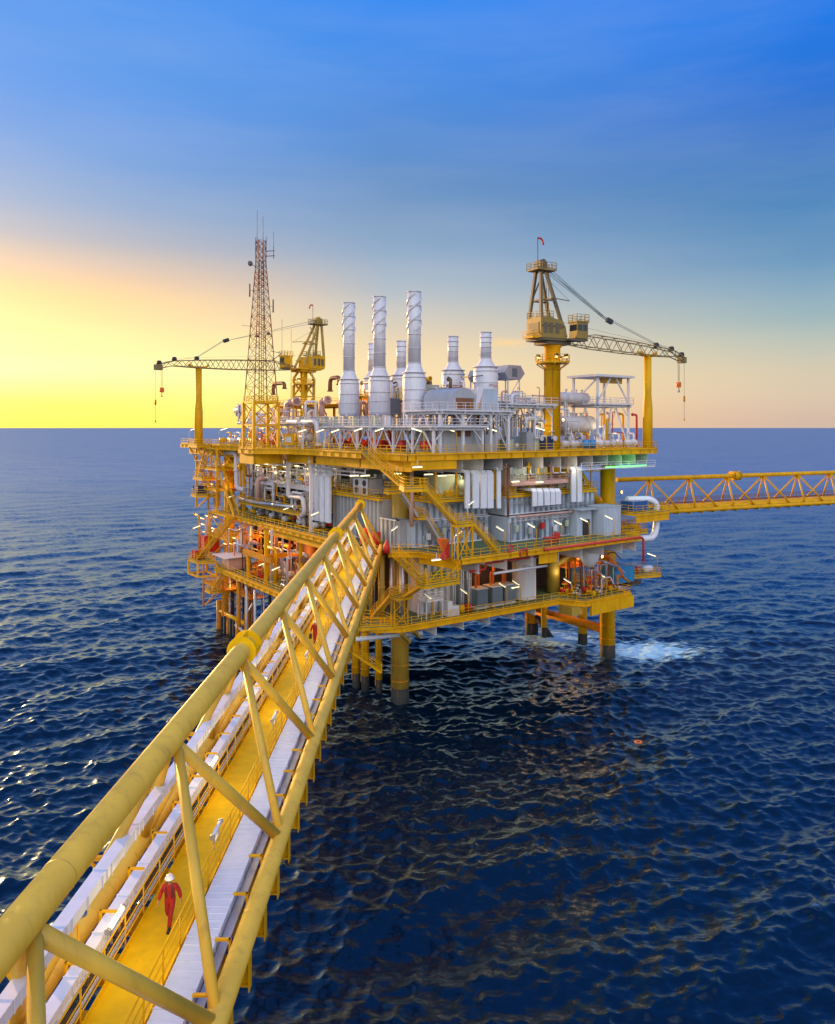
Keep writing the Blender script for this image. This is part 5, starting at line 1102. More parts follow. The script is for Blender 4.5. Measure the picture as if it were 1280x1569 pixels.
# chimney platform frame
def frame(label, us, vs, z0, z1, m='white', w_=.3, br=True, plat=True, rail_=True, over=.6):
    t = thing('steel_frame', label, 'steel frame', ((us[0] + us[-1]) / 2, (vs[0] + vs[-1]) / 2, z0))
    for u in us:
        for v in vs: MB().beam((u, v, z0), (u, v, z1 - .3), w_).build('post', m, t)
    c = MB()
    for u in us: c.ibeam((u, vs[0] - over, z1 - .2), (u, vs[-1] + over, z1 - .2), .25, .35, .04)
    for v in vs: c.ibeam((us[0] - over, v, z1 - .2), (us[-1] + over, v, z1 - .2), .25, .35, .04)
    c.build('beam', m, t)
    if br:
        c = MB(); h_ = (z1 - z0) * .95
        for a, b in zip(vs, vs[1:]):
            mm = (a + b) / 2
            for u in (us[0], us[-1]): c.beam((u, a, z0 + .1), (u, mm, z0 + h_), .16).beam((u, b, z0 + .1), (u, mm, z0 + h_), .16)
        for a, b in zip(us, us[1:]):
            k = min(1.5, (b - a) / 3)
            for v in (vs[0],): c.beam((a, v, z1 - .4 - k), (a + k, v, z1 - .4), .14).beam((b, v, z1 - .4 - k), (b - k, v, z1 - .4), .14)
        c.build('brace', m, t)
    if plat: MB().box((us[0] - over, vs[0] - over, z1), (us[-1] + over, vs[-1] + over, z1 + .06)).build('floor', m, t)
    if rail_: MB().rail([(us[0] - over, vs[0] - over, z1 + .06), (us[-1] + over, vs[0] - over, z1 + .06), (us[-1] + over, vs[-1] + over, z1 + .06), (us[0] - over, vs[-1] + over, z1 + .06)], closed=True).build('railing', m if rail_ is True else rail_, t)
    return t
frame('white braced frame carrying the three tall chimneys', [4.3, 12.4], [5.6, 10.2, 14.8, 19.6, 24.4, 29.4, 34.4], 34.6, ZS)
frame('tall white portal frame over the grey turbine enclosure', [5.6, 9.4, 14.2, 17.4], [6.0, 13.2], 34.6, 40.1, w_=.34)
frame('yellow raised gallery frame behind the left part of the upper deck', [9, 17], [46, 54, 62], 34.6, 42.0, m='yellow', w_=.35, rail_='rail_yellow')
frame('white service frame between the mast and the first tall chimney', [2, 10], [37.5, 43, 50], 34.6, 38.6, w_=.28)
frame('white frame of the rear pipe deck behind the right short chimneys', [24, 30], [14, 20, 26], 34.6, 41.8, w_=.28)
frame('white pipe-rack frame between the tall and the short chimneys', [13.4, 18.6], [16, 22, 28, 34], 34.6, 42.2, w_=.24, rail_='rail_yellow')
frame('yellow pipe-rack frame in front of the half hidden short chimneys', [15, 19.5], [36, 41, 46], 34.6, 43.4, m='yellow', w_=.26)
frame('small white frame in front of the cooler hoods', [19.6, 24.6, 28.2], [8.2, 12.0], 34.6, 41.2, w_=.22)
rq = random.Random(91)
for i in range(46):  # more process pipes, added to fill the racks
    u = rq.uniform(12.6, 20); v = rq.uniform(13, 44); z0 = rq.choice([38.2, 40.2, 42.4]); z1 = z0 + rq.uniform(1.2, 3.6); k = rq.random()
    pts = [(u, v, z0), (u, v, z1), (u, v + rq.uniform(-4, 4), z1)] if k < .4 else ([(u, v, z1), (u + .1, v + 5, z1)] if k < .7 else [(u, v, z0), (u, v, z1), (u, v + 1.4, z1), (u, v + 1.4, z0)])
    pipe('process pipe in the racks behind the tall chimneys', pts, rq.choice([.08, .12, .18, .26]), rq.choice(['pipe_white', 'white', 'pink_steel', 'brown', 'crane_dark', 'yellow']), group='process pipes behind the tall chimneys', n=8, name='process_line')
for i in range(26):
    u = rq.uniform(19, 29); v = rq.uniform(8, 16); z0 = rq.choice([38, 41.4]); z1 = z0 + rq.uniform(.8, 3)
    pipe('process pipe on the racks beside the right crane pedestal', [(u, v, z0), (u, v, z1), (u + rq.uniform(-3, 3), v, z1)], rq.choice([.07, .1, .15, .2]), rq.choice(['pipe_white', 'white', 'steel', 'pink_steel']), group='process pipes beside the right crane', n=8, name='process_line')
for i in range(9): box_unit('fin_fan', 'dark louvred box on top of the racks behind the chimneys', 'fan box', (13.6, 15 + i * 2.2, 42.4), (15.6, 16.6 + i * 2.2, 43.3 + (i % 3) * .5), ['grey', 'wall_grey', 'pale_green'][i % 3], group='louvred boxes behind the chimneys')
# turbine enclosure etc.
t = thing('turbine_enclosure', 'large grey rust-streaked enclosure inside the tall white portal frame', 'enclosure', (9, 9, 34.7))
MB().box((6.3, 7.2, 34.62), (13.6, 12.4, 38.2)).box((14.6, 7.6, 34.62), (16.8, 12, 37)).build('casing', 'wall_grey', t)
MB().prism([(6.3, 7.2), (13.6, 7.2), (13.6, 12.4), (6.3, 12.4)], 38.2, 38.3).build('roof', 'steel', t)
MB().box((9.4, 7.08, 38.4 - 1.6), (11.6, 7.2, 38.1)).build('louvre', 'brown', t)
t = thing('air_duct', 'round-topped rusty grey intake duct on the portal frame', 'air duct', (10.2, 8.5, 40.2))
pts = [(1.85, 0), (1.85, 1.6)] + [(1.85 * math.cos(a), 1.6 + 1.5 * math.sin(a)) for a in [math.pi * k / 14 for k in range(1, 14)]] + [(-1.85, 1.6), (-1.85, 0)]
n = len(pts); vs = [(10.2 + x, y, 40.2 + z_) for y in (6.6, 13.4) for x, z_ in pts]
MB().add(vs, [tuple(range(n)), tuple(range(2 * n - 1, n - 1, -1))] + [(i, i + n, (i + 1) % n + n, (i + 1) % n) for i in range(n)]).build('hood', 'wall_grey', t)
MB().box((8.7, 6.54, 40.25), (11.7, 6.6, 41.9)).build('opening', 'brown', t)
box_unit('duct_box', 'blue-grey box duct on the portal frame right of the round-topped duct', 'air duct', (13.6, 7.0, 40.2), (16.4, 11, 43.2), 'wall_blue', trim='white')
MB().add([(12.0, 6.7, 40.2), (12.4, 6.7, 40.2), (13.6, 6.7, 43.3), (13.6, 6.7, 43.5), (12.6, 6.7, 43.5), (12.0, 7.0, 40.2), (12.4, 7.0, 40.2), (13.6, 7, 43.3), (13.6, 7, 43.5), (12.6, 7, 43.5)],
         [(0, 1, 2, 3, 4), (9, 8, 7, 6, 5), (0, 5, 6, 1), (1, 6, 7, 2), (2, 7, 8, 3), (3, 8, 9, 4), (4, 9, 5, 0)]).build('gusset', 'white', None, ('slanting white gusset plate beside the blue-grey duct box', 'steel plate'))
MB().rail([(5.2, 5.5, 40.16), (18, 5.5, 40.16)], 1.1, 1.3).build('guard_rail', 'rail_yellow', None, ('yellow guard rail along the front of the portal frame platform', 'railing'))
def hood(label, u, v, z_, s=1.0):
    t = thing('cooler_hood', label, 'cooler hood', (u, v, z_), 'grey hexagonal cooler hoods')
    pr = [(-2.0, .9), (-1.3, 2.1), (1.3, 2.1), (2.2, .9), (1.3, -.1), (-1.3, -.1)]; pr = [(a * s, b * s) for a, b in pr]; vs = [(u + a, y, z_ + b) for y in (v - 1.8, v + 1.8) for a, b in pr]
    MB().add(vs, [tuple(range(6)), tuple(range(11, 5, -1))] + [(i, i + 6, (i + 1) % 6 + 6, (i + 1) % 6) for i in range(6)]).build('casing', 'wall_grey', t)
    MB().box((u - .5, v - 1.86, z_ + .3), (u + .5, v - 1.8, z_ + 1.6)).build('louvre', 'grey', t)
    c = MB()
    for a in (-1.2, 1.2):
        for b in (-1.6, 1.6): c.beam((u + a, v + b, z_ - 3.4), (u + a, v + b, z_), .16)
    c.beam((u - 1.2, v - 1.6, z_ - 3.3), (u + 1.2, v - 1.6, z_), .1).build('support', 'white', t); return t
hood('grey hexagonal cooler hood just left of the right crane pedestal', 27.6, 17.5, 45.6)
hood('smaller grey hexagonal cooler hood between the two short chimneys', 24.0, 19.0, 45.2, .85)
# exchanger frame on the right
t = frame('open white frame with a flat roof at the right end of the upper deck', [38.6, 46.0], [8.6, 13.6], 34.6, 41.6, w_=.32)
c = MB()
for u in (38.6, 46.0):
    for v in (8.6, 13.6): c.beam((u, v, 41.6), (u, v, 46.0), .32)
c.build('post', 'white', t)
MB().box((37.9, 7.9, 46.0), (46.8, 14.4, 46.35)).build('roof', 'white', t); MB().box((40.5, 9.5, 45.1), (45.6, 9.8, 45.95)).build('crane_beam', 'ochre', t)
MB().beam((38.6, 8.6, 42), (41.6, 8.6, 45.8), .2).beam((46, 8.6, 42), (43, 8.6, 45.8), .2).beam((38.6, 8.6, 35), (42, 8.6, 41.2), .2).beam((46, 8.6, 35), (42.6, 8.6, 41.2), .2).beam((38.6, 13.6, 42), (38.6, 8.6, 45.8), .2).build('brace', 'white', t)
# generic upper-deck clutter
rg = random.Random(21)
for i in range(9): hvessel('horizontal white vessel among the equipment of the upper deck', (rg.uniform(3, 12), 41 + i * 4.6, 36.4 + (i % 3) * 2.6), 3, rg.uniform(.5, .9), rg.choice('xy'), group='white vessels on the left part of the upper deck')
for i in range(7): skid('pump skid on the upper deck behind the yellow railing', 30.5 + i * 2.4, rg.uniform(7, 9.5), 34.63, rg.choice(['pipe_white', 'white', 'rail_yellow', 'steel']), 1.4, group='pump skids on the right upper deck')
for i in range(5): skid('red and white pump skid below the chimney platform', 6.0, 8.5 + i * 5.5, 34.63, rg.choice(['red', 'pipe_white', 'red']), 1.6, group='skids below the chimney platform')
for i in range(5): skid('small pump skid at the left end of the upper deck', 1.6, 49 + i * 5, 34.63, rg.choice(['red', 'pipe_white', 'yellow']), 1.4, group='skids at the left end of the upper deck')
for i in range(48):
    u = rg.uniform(3, 15); v = rg.uniform(37, 72); z0 = rg.choice([34.7, 36, 38.7]); z1 = rg.uniform(37, 43.0); r = rg.choice([.08, .12, .17, .24])
    k = rg.random(); dv, du = rg.uniform(-5, 5), rg.uniform(-3, 3)
    if z1 < z0 + 1: z1 = z0 + 2
    pts = [(u, v, z0), (u, v, z1), (u, v + dv, z1)] if k < .5 else [(u, v, z0), (u, v, z1), (u + du, v, z1), (u + du, v, z0 + .5)]
    pipe('process pipe among the equipment on the left part of the upper deck', pts, r, rg.choice(['pipe_white', 'white', 'pink_steel', 'brown', 'yellow', 'pipe_white']), group='process pipes on the left upper deck', n=8)
for i in range(34):
    u = rg.uniform(18.5, 37); v = rg.uniform(8, 24); z0 = 34.7; z1 = rg.uniform(37, 43.5); r = rg.choice([.07, .1, .15, .22]); du = rg.uniform(-4, 4)
    pts = [(u, v, z0), (u, v, z1), (u + du, v, z1)] if rg.random() < .6 else [(u, v, z0), (u, v, z1), (u + du, v, z1), (u + du, v, z0)]
    pipe('process pipe among the equipment between the short chimneys and the right end', pts, r, rg.choice(['pipe_white', 'white', 'white', 'pink_steel', 'steel']), group='process pipes on the right upper deck', n=8)
for i in range(18):
    v = rg.uniform(14, 36); u = rg.uniform(12.5, 19); z1 = rg.uniform(40, 46.5)
    pipe('process pipe seen in the gaps between the tall chimneys', [(u, v, 34.7), (u, v, z1), (u, v + rg.uniform(-4, 4), z1)], rg.choice([.1, .16, .24]), rg.choice(['pipe_white', 'white', 'pink_steel', 'brown']), group='process pipes between the tall chimneys', n=8)
for i in range(18):
    u = rg.uniform(39, 48); v = rg.uniform(7, 13); z1 = rg.uniform(35.6, 41); pipe('thin pipe on the deck below the open white roof frame', [(u, v, 34.7), (u, v, z1), (u + rg.uniform(-3, 1), v, z1)], rg.choice([.08, .12, .18]), rg.choice(['pipe_white', 'rail_yellow', 'red_white', 'white']), group='pipes below the open roof frame', n=8)
for i in range(10):
    v = 17 + i * 3.0; box_unit('cabinet', 'small cabinet on the chimney platform behind the railing', 'cabinet', (4.6, v, 38.1), (5.3, v + .9, 39.6), rg.choice(['wall_grey', 'pale_green', 'white']), group='cabinets on the chimney platform')
for i in range(6): box_unit('equipment_box', 'grey equipment box under the tall white portal frame platform', 'equipment box', (18.8 + i * 2.0, 8 + (i % 2), 34.63), (20.2 + i * 2.0, 9.5 + (i % 2), 36.2 + (i % 3) * .5), rg.choice(['wall_grey', 'navy', 'grey', 'pale_green']), group='equipment boxes left of the right crane pedestal')
box_unit('notice_board', 'yellow panel with four small white plates on the left edge railing of the upper deck', 'panel', (-.2, 36.4, 35.2), (0.0, 39.6, 36.9), 'rail_yellow', trim='yellow')
c = MB()
for i in range(4): c.box((-.28, 36.9 + .6 * i, 35.6), (-.24, 37.35 + .6 * i, 36.5))
c.build('plate', 'white', bpy.data.objects[[o.name for o in COL.objects if o.name.startswith('notice_board')][0]])
for i, (v, s, lb) in enumerate(((27.5, 1.0, 'dark grey box on the chimney platform between the first and second tall chimneys'),)):
    box_unit('cabinet', lb, 'cabinet', (11, 26, 40), (13, 30.5, 42.5), 'grey')
# ------------------------------------------------------------------ mast
def mast():
    u0, v0, w_ = -2.75, 42.9, 2.1
    t = thing('mast_base', 'square yellow braced tower base standing on the bulge of the upper deck', 'tower base', (u0, v0, 34.6)); zt = 42.1
    cs = [(u0 - w_, v0 - w_), (u0 + w_, v0 - w_), (u0 + w_, v0 + w_), (u0 - w_, v0 + w_)]
    for x, y in cs: MB().beam((x, y, 34.6), (x, y, zt), .42).build('post', 'yellow', t)
    c = MB()
    for (a, b) in zip(cs, cs[1:] + cs[:1]):
        for z_ in (38.4, zt - .1): c.beam((*a, z_), (*b, z_), .3)
        c.beam((*a, 42), (*b, 38.4), .14).beam((*b, 42), (*a, 38.4), .14).beam((*a, 34.7), (*b, 38.4), .16)
    c.build('brace', 'yellow', t)
    MB().rail([(x, y, zt) for x, y in cs], .95, 1.0, .03, closed=True).build('railing', 'rail_yellow', t)
    m = thing('lattice_mast', 'tall red and white lattice radio mast bristling with aerials', 'mast', (u0, v0, zt))
    z0, z1, zn = zt, 64.6, 68.2
    def half(z_): return 2.0 + (.62 - 2.0) * min(1, (z_ - z0) / (z1 - z0))
    lev = [z0]
    while lev[-1] < z1: lev.append(lev[-1] + max(.9, half(lev[-1]) * 1.25))
    lev += [65.6, 66.9, zn]
    segs = {}
    for a, b in zip(lev, lev[1:]):
        col = 'mast_red' if (a < 47 or 51 < a < 55.5 or 60 < a < 62.5 or a > 64.5) else 'mast_white'
        c = segs.setdefault((col, round(a // 5)), MB()); ha, hb = half(a), half(b); P = [(-1, -1), (1, -1), (1, 1), (-1, 1)]
        for i in range(4):
            (x, y), (x2, y2) = P[i], P[(i + 1) % 4]
            c.beam((u0 + x * ha, v0 + y * ha, a), (u0 + x * hb, v0 + y * hb, b), .12)
            c.beam((u0 + x * ha, v0 + y * ha, a), (u0 + x2 * hb, v0 + y2 * hb, b), .055).beam((u0 + x2 * ha, v0 + y2 * ha, a), (u0 + x * hb, v0 + y * hb, b), .055)
            c.beam((u0 + x * hb, v0 + y * hb, b), (u0 + x2 * hb, v0 + y2 * hb, b), .045)
    for (col, _), c in segs.items(): c.build('lattice_section', col, m)
    c = MB().beam((u0 - .3, v0, z0), (u0 - .3, v0, 65), .2, .1).beam((u0 + .1, v0, z0), (u0 + .1, v0, 65), .07).beam((u0 + .5, v0, z0), (u0 + .5, v0, 65), .07)
    for k in range(60): c.beam((u0 + .1, v0, z0 + .38 * k), (u0 + .5, v0, z0 + .38 * k), .05)
    c.build('cable_run', 'mast_red', m)
    for du, dv, za, zb in ((-.5, .3, 68, 73.2), (.3, -.2, 68, 72.2), (.65, -.65, 68, 68.9), (1.5, -1.6, 66.4, 69.6), (-.62, .62, 68, 68.8)):
        MB().tube((u0 + du, v0 + dv, za - 1.2), (u0 + du, v0 + dv, za + .8), .06, 6).tube((u0 + du, v0 + dv, za + .8), (u0 + du, v0 + dv, zb), .035, 6).build('whip_aerial', 'mast_white', m)
    MB().beam((u0 + .6, v0 - .6, 66.5), (u0 + 1.6, v0 - 1.7, 66.5), .1).beam((u0 + .6, v0 - .6, 65.7), (u0 + 1.6, v0 - 1.7, 65.7), .1).beam((u0 + 1.5, v0 - 1.6, 65.6), (u0 + 1.5, v0 - 1.6, 66.6), .1).build('side_arm', 'mast_red', m)
    MB().lathe((u0 - 1.3, v0 + 1.0, 64.6), [(.02, 0), (.25, .05), (.42, .15), (.44, .2)], 18, 'y').beam((u0 - 1.3, v0 + 1.0, 64.6), (u0 - .6, v0 + .5, 63.9), .1).build('dish', 'mast_white', m)
    for z_, s in ((57.6, 1), (60.2, -1)):
        h_ = half(z_); MB().tube((u0 + s * (h_ + .5), v0 - s * (h_ + .3), z_ - 1), (u0 + s * (h_ + .5), v0 - s * (h_ + .3), z_ + 1.1), .12, 8).beam((u0 + s * h_, v0 - s * h_, z_), (u0 + s * (h_ + .5), v0 - s * (h_ + .3), z_), .06).build('panel_aerial', 'mast_white', m)
    MB().beam((u0 + 1.3, v0 - 1.2, 50.3), (u0 + 2.6, v0 - 2.4, 50.0), .1).beam((u0 + 1.4, v0 - 1.3, 48.8), (u0 + 2.6, v0 - 2.4, 50.0), .1).tube((u0 + 2.6, v0 - 2.4, 50), (u0 + 2.6, v0 - 2.4, 55.5), .03, 6).build('side_arm', 'mast_white', m)
    MB().beam((u0 - 1.3, v0 + 1.2, 54.4), (u0 - 2.4, v0 + 2.0, 54.6), .05).lathe((u0 + .9, v0 - .9, 53), [(.3, 0), (.3, .3)], 12).lathe((u0 - .6, v0 + .2, 52.6), [(.3, 0), (.3, .3)], 12).build('small_aerial', 'mast_white', m)
mast()
def aerial(label, p, h_, m='mast_white', fr=0):
    g = MB().tube(p, (p[0], p[1], p[2] + h_ * .3), .09, 8).tube((p[0], p[1], p[2] + h_ * .3), (p[0], p[1], p[2] + h_), .045, 6)
    g.lathe(p, [(.25, 0), (.25, .08)], 10); return g.build('aerial', m, None, (label, 'aerial'))
aerial('orange-brown pole aerial right of the mast', (10, 58, 42.05), 14.5, 'rail_yellow'); aerial('slim grey whip aerial left of the far crane cabin', (13, 55, 42.05), 13.5)
# ------------------------------------------------------------------ cranes
def crane(lab, pos, ang, L_, ps, lattice=False):
    hx = -1.3 if lattice else 0.0
    MC = Matrix.Translation(pos) @ Matrix.Rotation(ang, 4, 'Z')
    B = lambda: MB(MC)
    t = thing('crane', lab, 'crane', (0, 0, -16.5), M=MC)
    h_ = pos[2] - 34.6
    if not lattice:
        p = B().lathe((0, 0, 0), [(1.18, -h_ - 3.5), (1.18, -1.4), (1.5, -1.0), (1.5, -.5), (1.2, -.45)], 32).build('pedestal', 'yellow', t)
        c = B()
        for z_ in (-4.6, -9, -13): c.lathe((0, 0, z_), [(1.16, -.06), (1.26, -.06), (1.26, .06), (1.16, .06)], 32)
        for a in (-2.2, -1.1, 0.1, 1.5, 2.7): c.beam((1.2 * math.cos(a), 1.2 * math.sin(a), -h_ - .5), (1.2 * math.cos(a), 1.2 * math.sin(a), -4.6), .12)
        c.build('stiffener', 'rust_yellow', p)
    else:
        c = B(); k = 1.55; zl = -h_
        for x, y in ((-k, -k), (k, -k), (k, k), (-k, k)): c.beam((x, y, zl), (x, y, -2.2), .45).beam((x, y, -2.2), (x * .5, y * .5, -.6), .5)
        z_ = zl
        while z_ < -4:
            for (x, y), (x2, y2) in (((-k, -k), (k, -k)), ((k, -k), (k, k)), ((k, k), (-k, k)), ((-k, k), (-k, -k))): c.beam((x, y, z_), (x2, y2, z_ + 3.4), .2).beam((x2, y2, z_), (x, y, z_ + 3.4), .2).beam((x, y, z_), (x2, y2, z_), .2)
            z_ += 3.4
        c.tube((0, 0, zl), (0, 0, -.5), .8, 16).build('pedestal', 'yellow', t)
    # ring platform with floodlights
    r = 2.5; poly = [(r * math.cos(k * math.pi / 6 + .26), r * math.sin(k * math.pi / 6 + .26)) for k in range(12)]
    g = B().prism(poly, -3.65, -3.5)
    for k in range(6): a = k * math.pi / 3; g.beam((1.2 * math.cos(a), 1.2 * math.sin(a), -4.5), (r * math.cos(a), r * math.sin(a), -3.7), .15)
    g = g.build('ring_platform', 'yellow', t)
    B().rail([(x, y, -3.5) for x, y in poly], 1.1, 1.3, .035, closed=True).build('railing', 'rail_yellow', t)
    for a in (-2.0, -1.2, 2.9, .4):
        x, y = (r - .2) * math.cos(a), (r - .2) * math.sin(a); f = B().box((x - .22, y - .22, -2.7), (x + .22, y + .22, -2.3)).beam((x, y, -3.5), (x, y, -2.6), .07).build('floodlight', 'dark', t)
        B().lathe((x, y, -2.88), [(.05, 0), (.2, .03), (.2, .12), (.05, .17)], 10).build('lens', 'lamp_warm', f)
    # machinery house
    hm = 'yellow' if lattice else 'crane_ochre'
    B().box((-3.4, -2.0, -.4), (3.0, 2.0, -.1)).box((-2.2, -1.6, -.9), (2.2, 1.6, -.4)).build('slew_platform', 'yellow' if lattice else 'crane_dark', t)
    prf = [(-3.3, 0), (-3.5, .8), (-3.5, 2.9), (-1.2, 2.9), (.6, 2.6), (1.2, 1.6), (1.4, 0)]
    n = len(prf); vs = [(x + hx, y, z_) for y in (-1.7, 1.7) for x, z_ in prf]
    hs = B().add(vs, [tuple(range(n)), tuple(range(2 * n - 1, n - 1, -1))] + [(i, i + n, (i + 1) % n + n, (i + 1) % n) for i in range(n)]).build('machinery_house', hm, t)
    c = B()
    for x in (-3.0, -2.0, -.8): c.box((x + hx, -1.75, .7), (x + .7 + hx, -1.7, 2.2)); c.box((x + hx, 1.7, .7), (x + .7 + hx, 1.75, 2.2))
    c.box((-3.55, -1.2, .8), (-3.5, 1.2, 2.2)).box((-.1, -1.76, 1.4), (.5, -1.7, 2.1)).build('vent_panel', 'crane_dark', hs)
    B().box((-3.5, -1.74, 1.65), (.9, -1.70, 1.78)).build('stripe', 'mast_red', hs)
    B().rail([(-3.4, -1.7, 2.9), (-1.2, -1.7, 2.9), (-1.2, 1.7, 2.9), (-3.4, 1.7, 2.9)], 1.0, 1.0, .03, closed=True).build('railing', 'crane_ochre', t)
    B().box((-4.6, -1.2, -.1), (-3.5, 1.2, 0)).rail([(-4.6, 1.2, 0), (-4.6, -1.2, 0), (-3.5, -1.2, 0)], 1.0, .8, .03).build('rear_walkway', 'rail_yellow', t)
    # operator cab
    cb = B().box((2.3, -2.9, .1), (4.4, -1.1, 2.4)).box((2.2, -3.0, 2.4), (4.5, -1.0, 2.5)).box((2.2, -3.0, 0), (4.5, -1.0, .1)).build('operator_cab', hm, t)
    B().box((2.5, -2.95, 1.2), (3.3, -2.9, 2.1)).box((3.5, -2.95, 1.2), (4.2, -2.9, 2.1)).box((4.4, -2.7, .9), (4.45, -1.3, 2.2)).box((2.25, -2.7, 1.2), (2.3, -1.3, 2.1)).build('window', 'glass', cb)
    B().rail([(2.2, -3, 2.5), (4.5, -3, 2.5), (4.5, -1, 2.5), (2.2, -1, 2.5)], 1.1, .9, .03, closed=True).build('railing', hm, t)
    B().beam((1.0, -2, -.2), (4.4, -2, -.2), 1.8, .25).build('cab_support', 'crane_dark', t)
    # A-frame
    ax = -2.3 if not lattice else -4.4; c = B()
    for y in (-1.0, 1.0):
        c.beam((-3.3 + hx, y * 1.5, 2.2), (ax - .3, y * .5, 10.6), .42).beam((1.3, y * 1.5, .2), (ax + .3, y * .5, 10.8), .42)
    c.beam((-3.0, -1.1, 5.6), (-3.0, 1.1, 5.6), .25).beam((-1.0, -1.1, 5.9), (-1.0, 1.1, 5.9), .25).beam((-3, -1.1, 5.6), (-.6, -1.1, 5.6), .2).beam((-3, 1.1, 5.6), (-.6, 1.1, 5.6), .2).beam((-3.0, 1.1, 5.6), (-2.4, -.6, 9.4), .16)
    c.box((ax - .5, -.7, 10.4), (ax + .7, .7, 11.4)).lathe((ax + .3, -.5, 11.3), [(.3, 0), (.45, 0), (.45, 1.0), (.3, 1.0)], 16, 'y').build('a_frame', 'ochre' if lattice else 'crane_dark', t)
    B().box((ax - 1.5, -1.3, 9.95), (ax + 2.0, 1.3, 10.05)).rail([(ax - 1.5, -1.3, 10.05), (ax + 2, -1.3, 10.05), (ax + 2, 1.3, 10.05), (ax - 1.5, 1.3, 10.05)], 1.1, .9, .03, closed=True).build('top_platform', 'crane_ochre', t)
    B().beam((ax + 1.6, .5, 2.9), (ax + 1.6, .5, 11), .06).beam((ax + 1.6, 0, 2.9), (ax + 1.6, 0, 11), .06).rail([(ax + 1.6, 0, 2.9), (ax + 1.6, .5, 2.9)], 8, .5, .02, n=1).build('ladder', 'crane_ochre', t)
    B().beam((-.5, -.9, 6.0), (2.0, -1.5, 5.7), .12).beam((ax + .6, -.6, 9.0), (2.0, -1.5, 5.7), .04).build('light_arm', 'crane_dark', t)
    # boom
    sc = L_ / 28.4
    S = [(2.6, -.15, .35, .5), (7.5, .05, 1.0, .95), (15, -.4, .95, .95), (21, -.75, .75, .8), (25.5, -1.0, .45, .6), (28.0, -1.9, .35, .45)]
    S = [(2.6 + (a - 2.6) * sc, b, c_, d) for a, b, c_, d in S]
    def at(x):
        for p, q in zip(S, S[1:]):
            if x <= q[0] + 1e-6: k = (x - p[0]) / (q[0] - p[0]); return tuple(p[i] * (1 - k) + q[i] * k for i in range(4))
        return S[-1]
    nst = int((L_ - 2.6) / 1.25); st = [at(2.6 + (S[-1][0] - 2.6) * i / nst) for i in range(nst + 1)]; c = B()
    for i, (p, q) in enumerate(zip(st, st[1:])):
        for sy in (-1, 1):
            for sz in (-1, 1): c.beam((p[0], sy * p[3], p[1] + sz * p[2]), (q[0], sy * q[3], q[1] + sz * q[2]), .13)
            a, b = (1, -1) if i % 2 else (-1, 1); c.beam((p[0], sy * p[3], p[1] + a * p[2]), (q[0], sy * q[3], q[1] + b * q[2]), .08)
            c.beam((p[0], a * p[3], p[1] + sy * p[2]), (q[0], b * q[3], q[1] + sy * q[2]), .07)
    tip = S[-1]; c.box((tip[0] - 1.0, -.45, tip[1] - .5), (tip[0] + .3, .45, tip[1] + .5)).build('boom', 'boom', t)
    sh = [(S[3][0] + .6, .35), (S[4][0] - .4, .1), (tip[0] - .5, .6)]; c = B()
    for x, o in sh: q = at(x); c.lathe((x, -.3, q[1] + q[2] + .35), [(.1, 0), (.42, 0), (.42, .6), (.1, .6)], 14, 'y')
    c.build('sheave', 'dark', t)
    xb, zb = .40 * L_ if not lattice else .55 * L_, 3.6 if not lattice else 4.4
    B().beam((xb - .5, 0, zb + .15), (xb + .6, 0, zb - .25), .5, .7).build('pendant_block', 'dark', t)
    c = B()
    for y in (-.45, -.2, .2, .45):
        c.beam((ax + .4, y, 11.1), (xb - .4, y * .6, zb), .035).beam((ax + .5, y, 10.5), (xb - .4, y * .6, zb), .035)
    q = at(sh[0][0])
    for y in (-.25, .25): c.beam((xb + .4, y, zb), (sh[0][0], y, q[1] + q[2] + .5), .06).beam((sh[0][0], y, q[1] + q[2] + .6), (tip[0] - .4, y, tip[1] + .8), .045)
    c.beam((1, 0, 2.8), (sh[1][0], 0, at(sh[1][0])[1] + 1.0), .03).build('pendant_cable', 'grey', t)
    xh = tip[0] - 1.1; c = B()
    for dx in (-.22, 0, .22): c.beam((xh + dx, 0, tip[1]), (xh + dx * .7, 0, tip[1] - 3.6), .035)
    c.build('hoist_cable', 'dark', t)
    g = B().lathe((xh, -.18, tip[1] - 4.2), [(.1, 0), (.42, 0), (.42, .36), (.1, .36)], 16, 'y').box((xh - .3, -.25, tip[1] - 4.6), (xh + .3, .25, tip[1] - 3.7)); hb = g.build('hook_block', 'orange', t)
    B().path([(xh, 0, tip[1] - 4.6), (xh, 0, tip[1] - 5.0), (xh + .22, 0, tip[1] - 5.2), (xh, 0, tip[1] - 5.45), (xh - .2, 0, tip[1] - 5.25)], .07, 8).build('hook', 'dark', hb)
    B().beam((tip[0] + .2, 0, tip[1]), (tip[0] + .2, 0, tip[1] - 10.2), .035).build('whip_line', 'dark', t)
    B().lathe((tip[0] + .2, 0, tip[1] - 7.0), [(.04, 0), (.17, .12), (.17, .9), (.04, 1.05)], 10).lathe((tip[0] + .2, 0, tip[1] - 10.2), [(.03, 0), (.11, .1), (.11, .35), (.03, .45)], 10).build('ball_weight', 'rust_yellow', t)
    return MC
cp = Vector((20.2, 112.4, 51.2)); cr = crane('large ochre crane on a round yellow pedestal, boom pointing right over the sea', cp, math.atan2(9.6, 17.2), 28.4, 1)
cl = crane('distant ochre crane on a yellow lattice pedestal, boom pointing left towards the sunset', Vector((-25.0, 165, 51.0)), math.atan2(-19.4, -16.6), 36.7, 1, lattice=True)
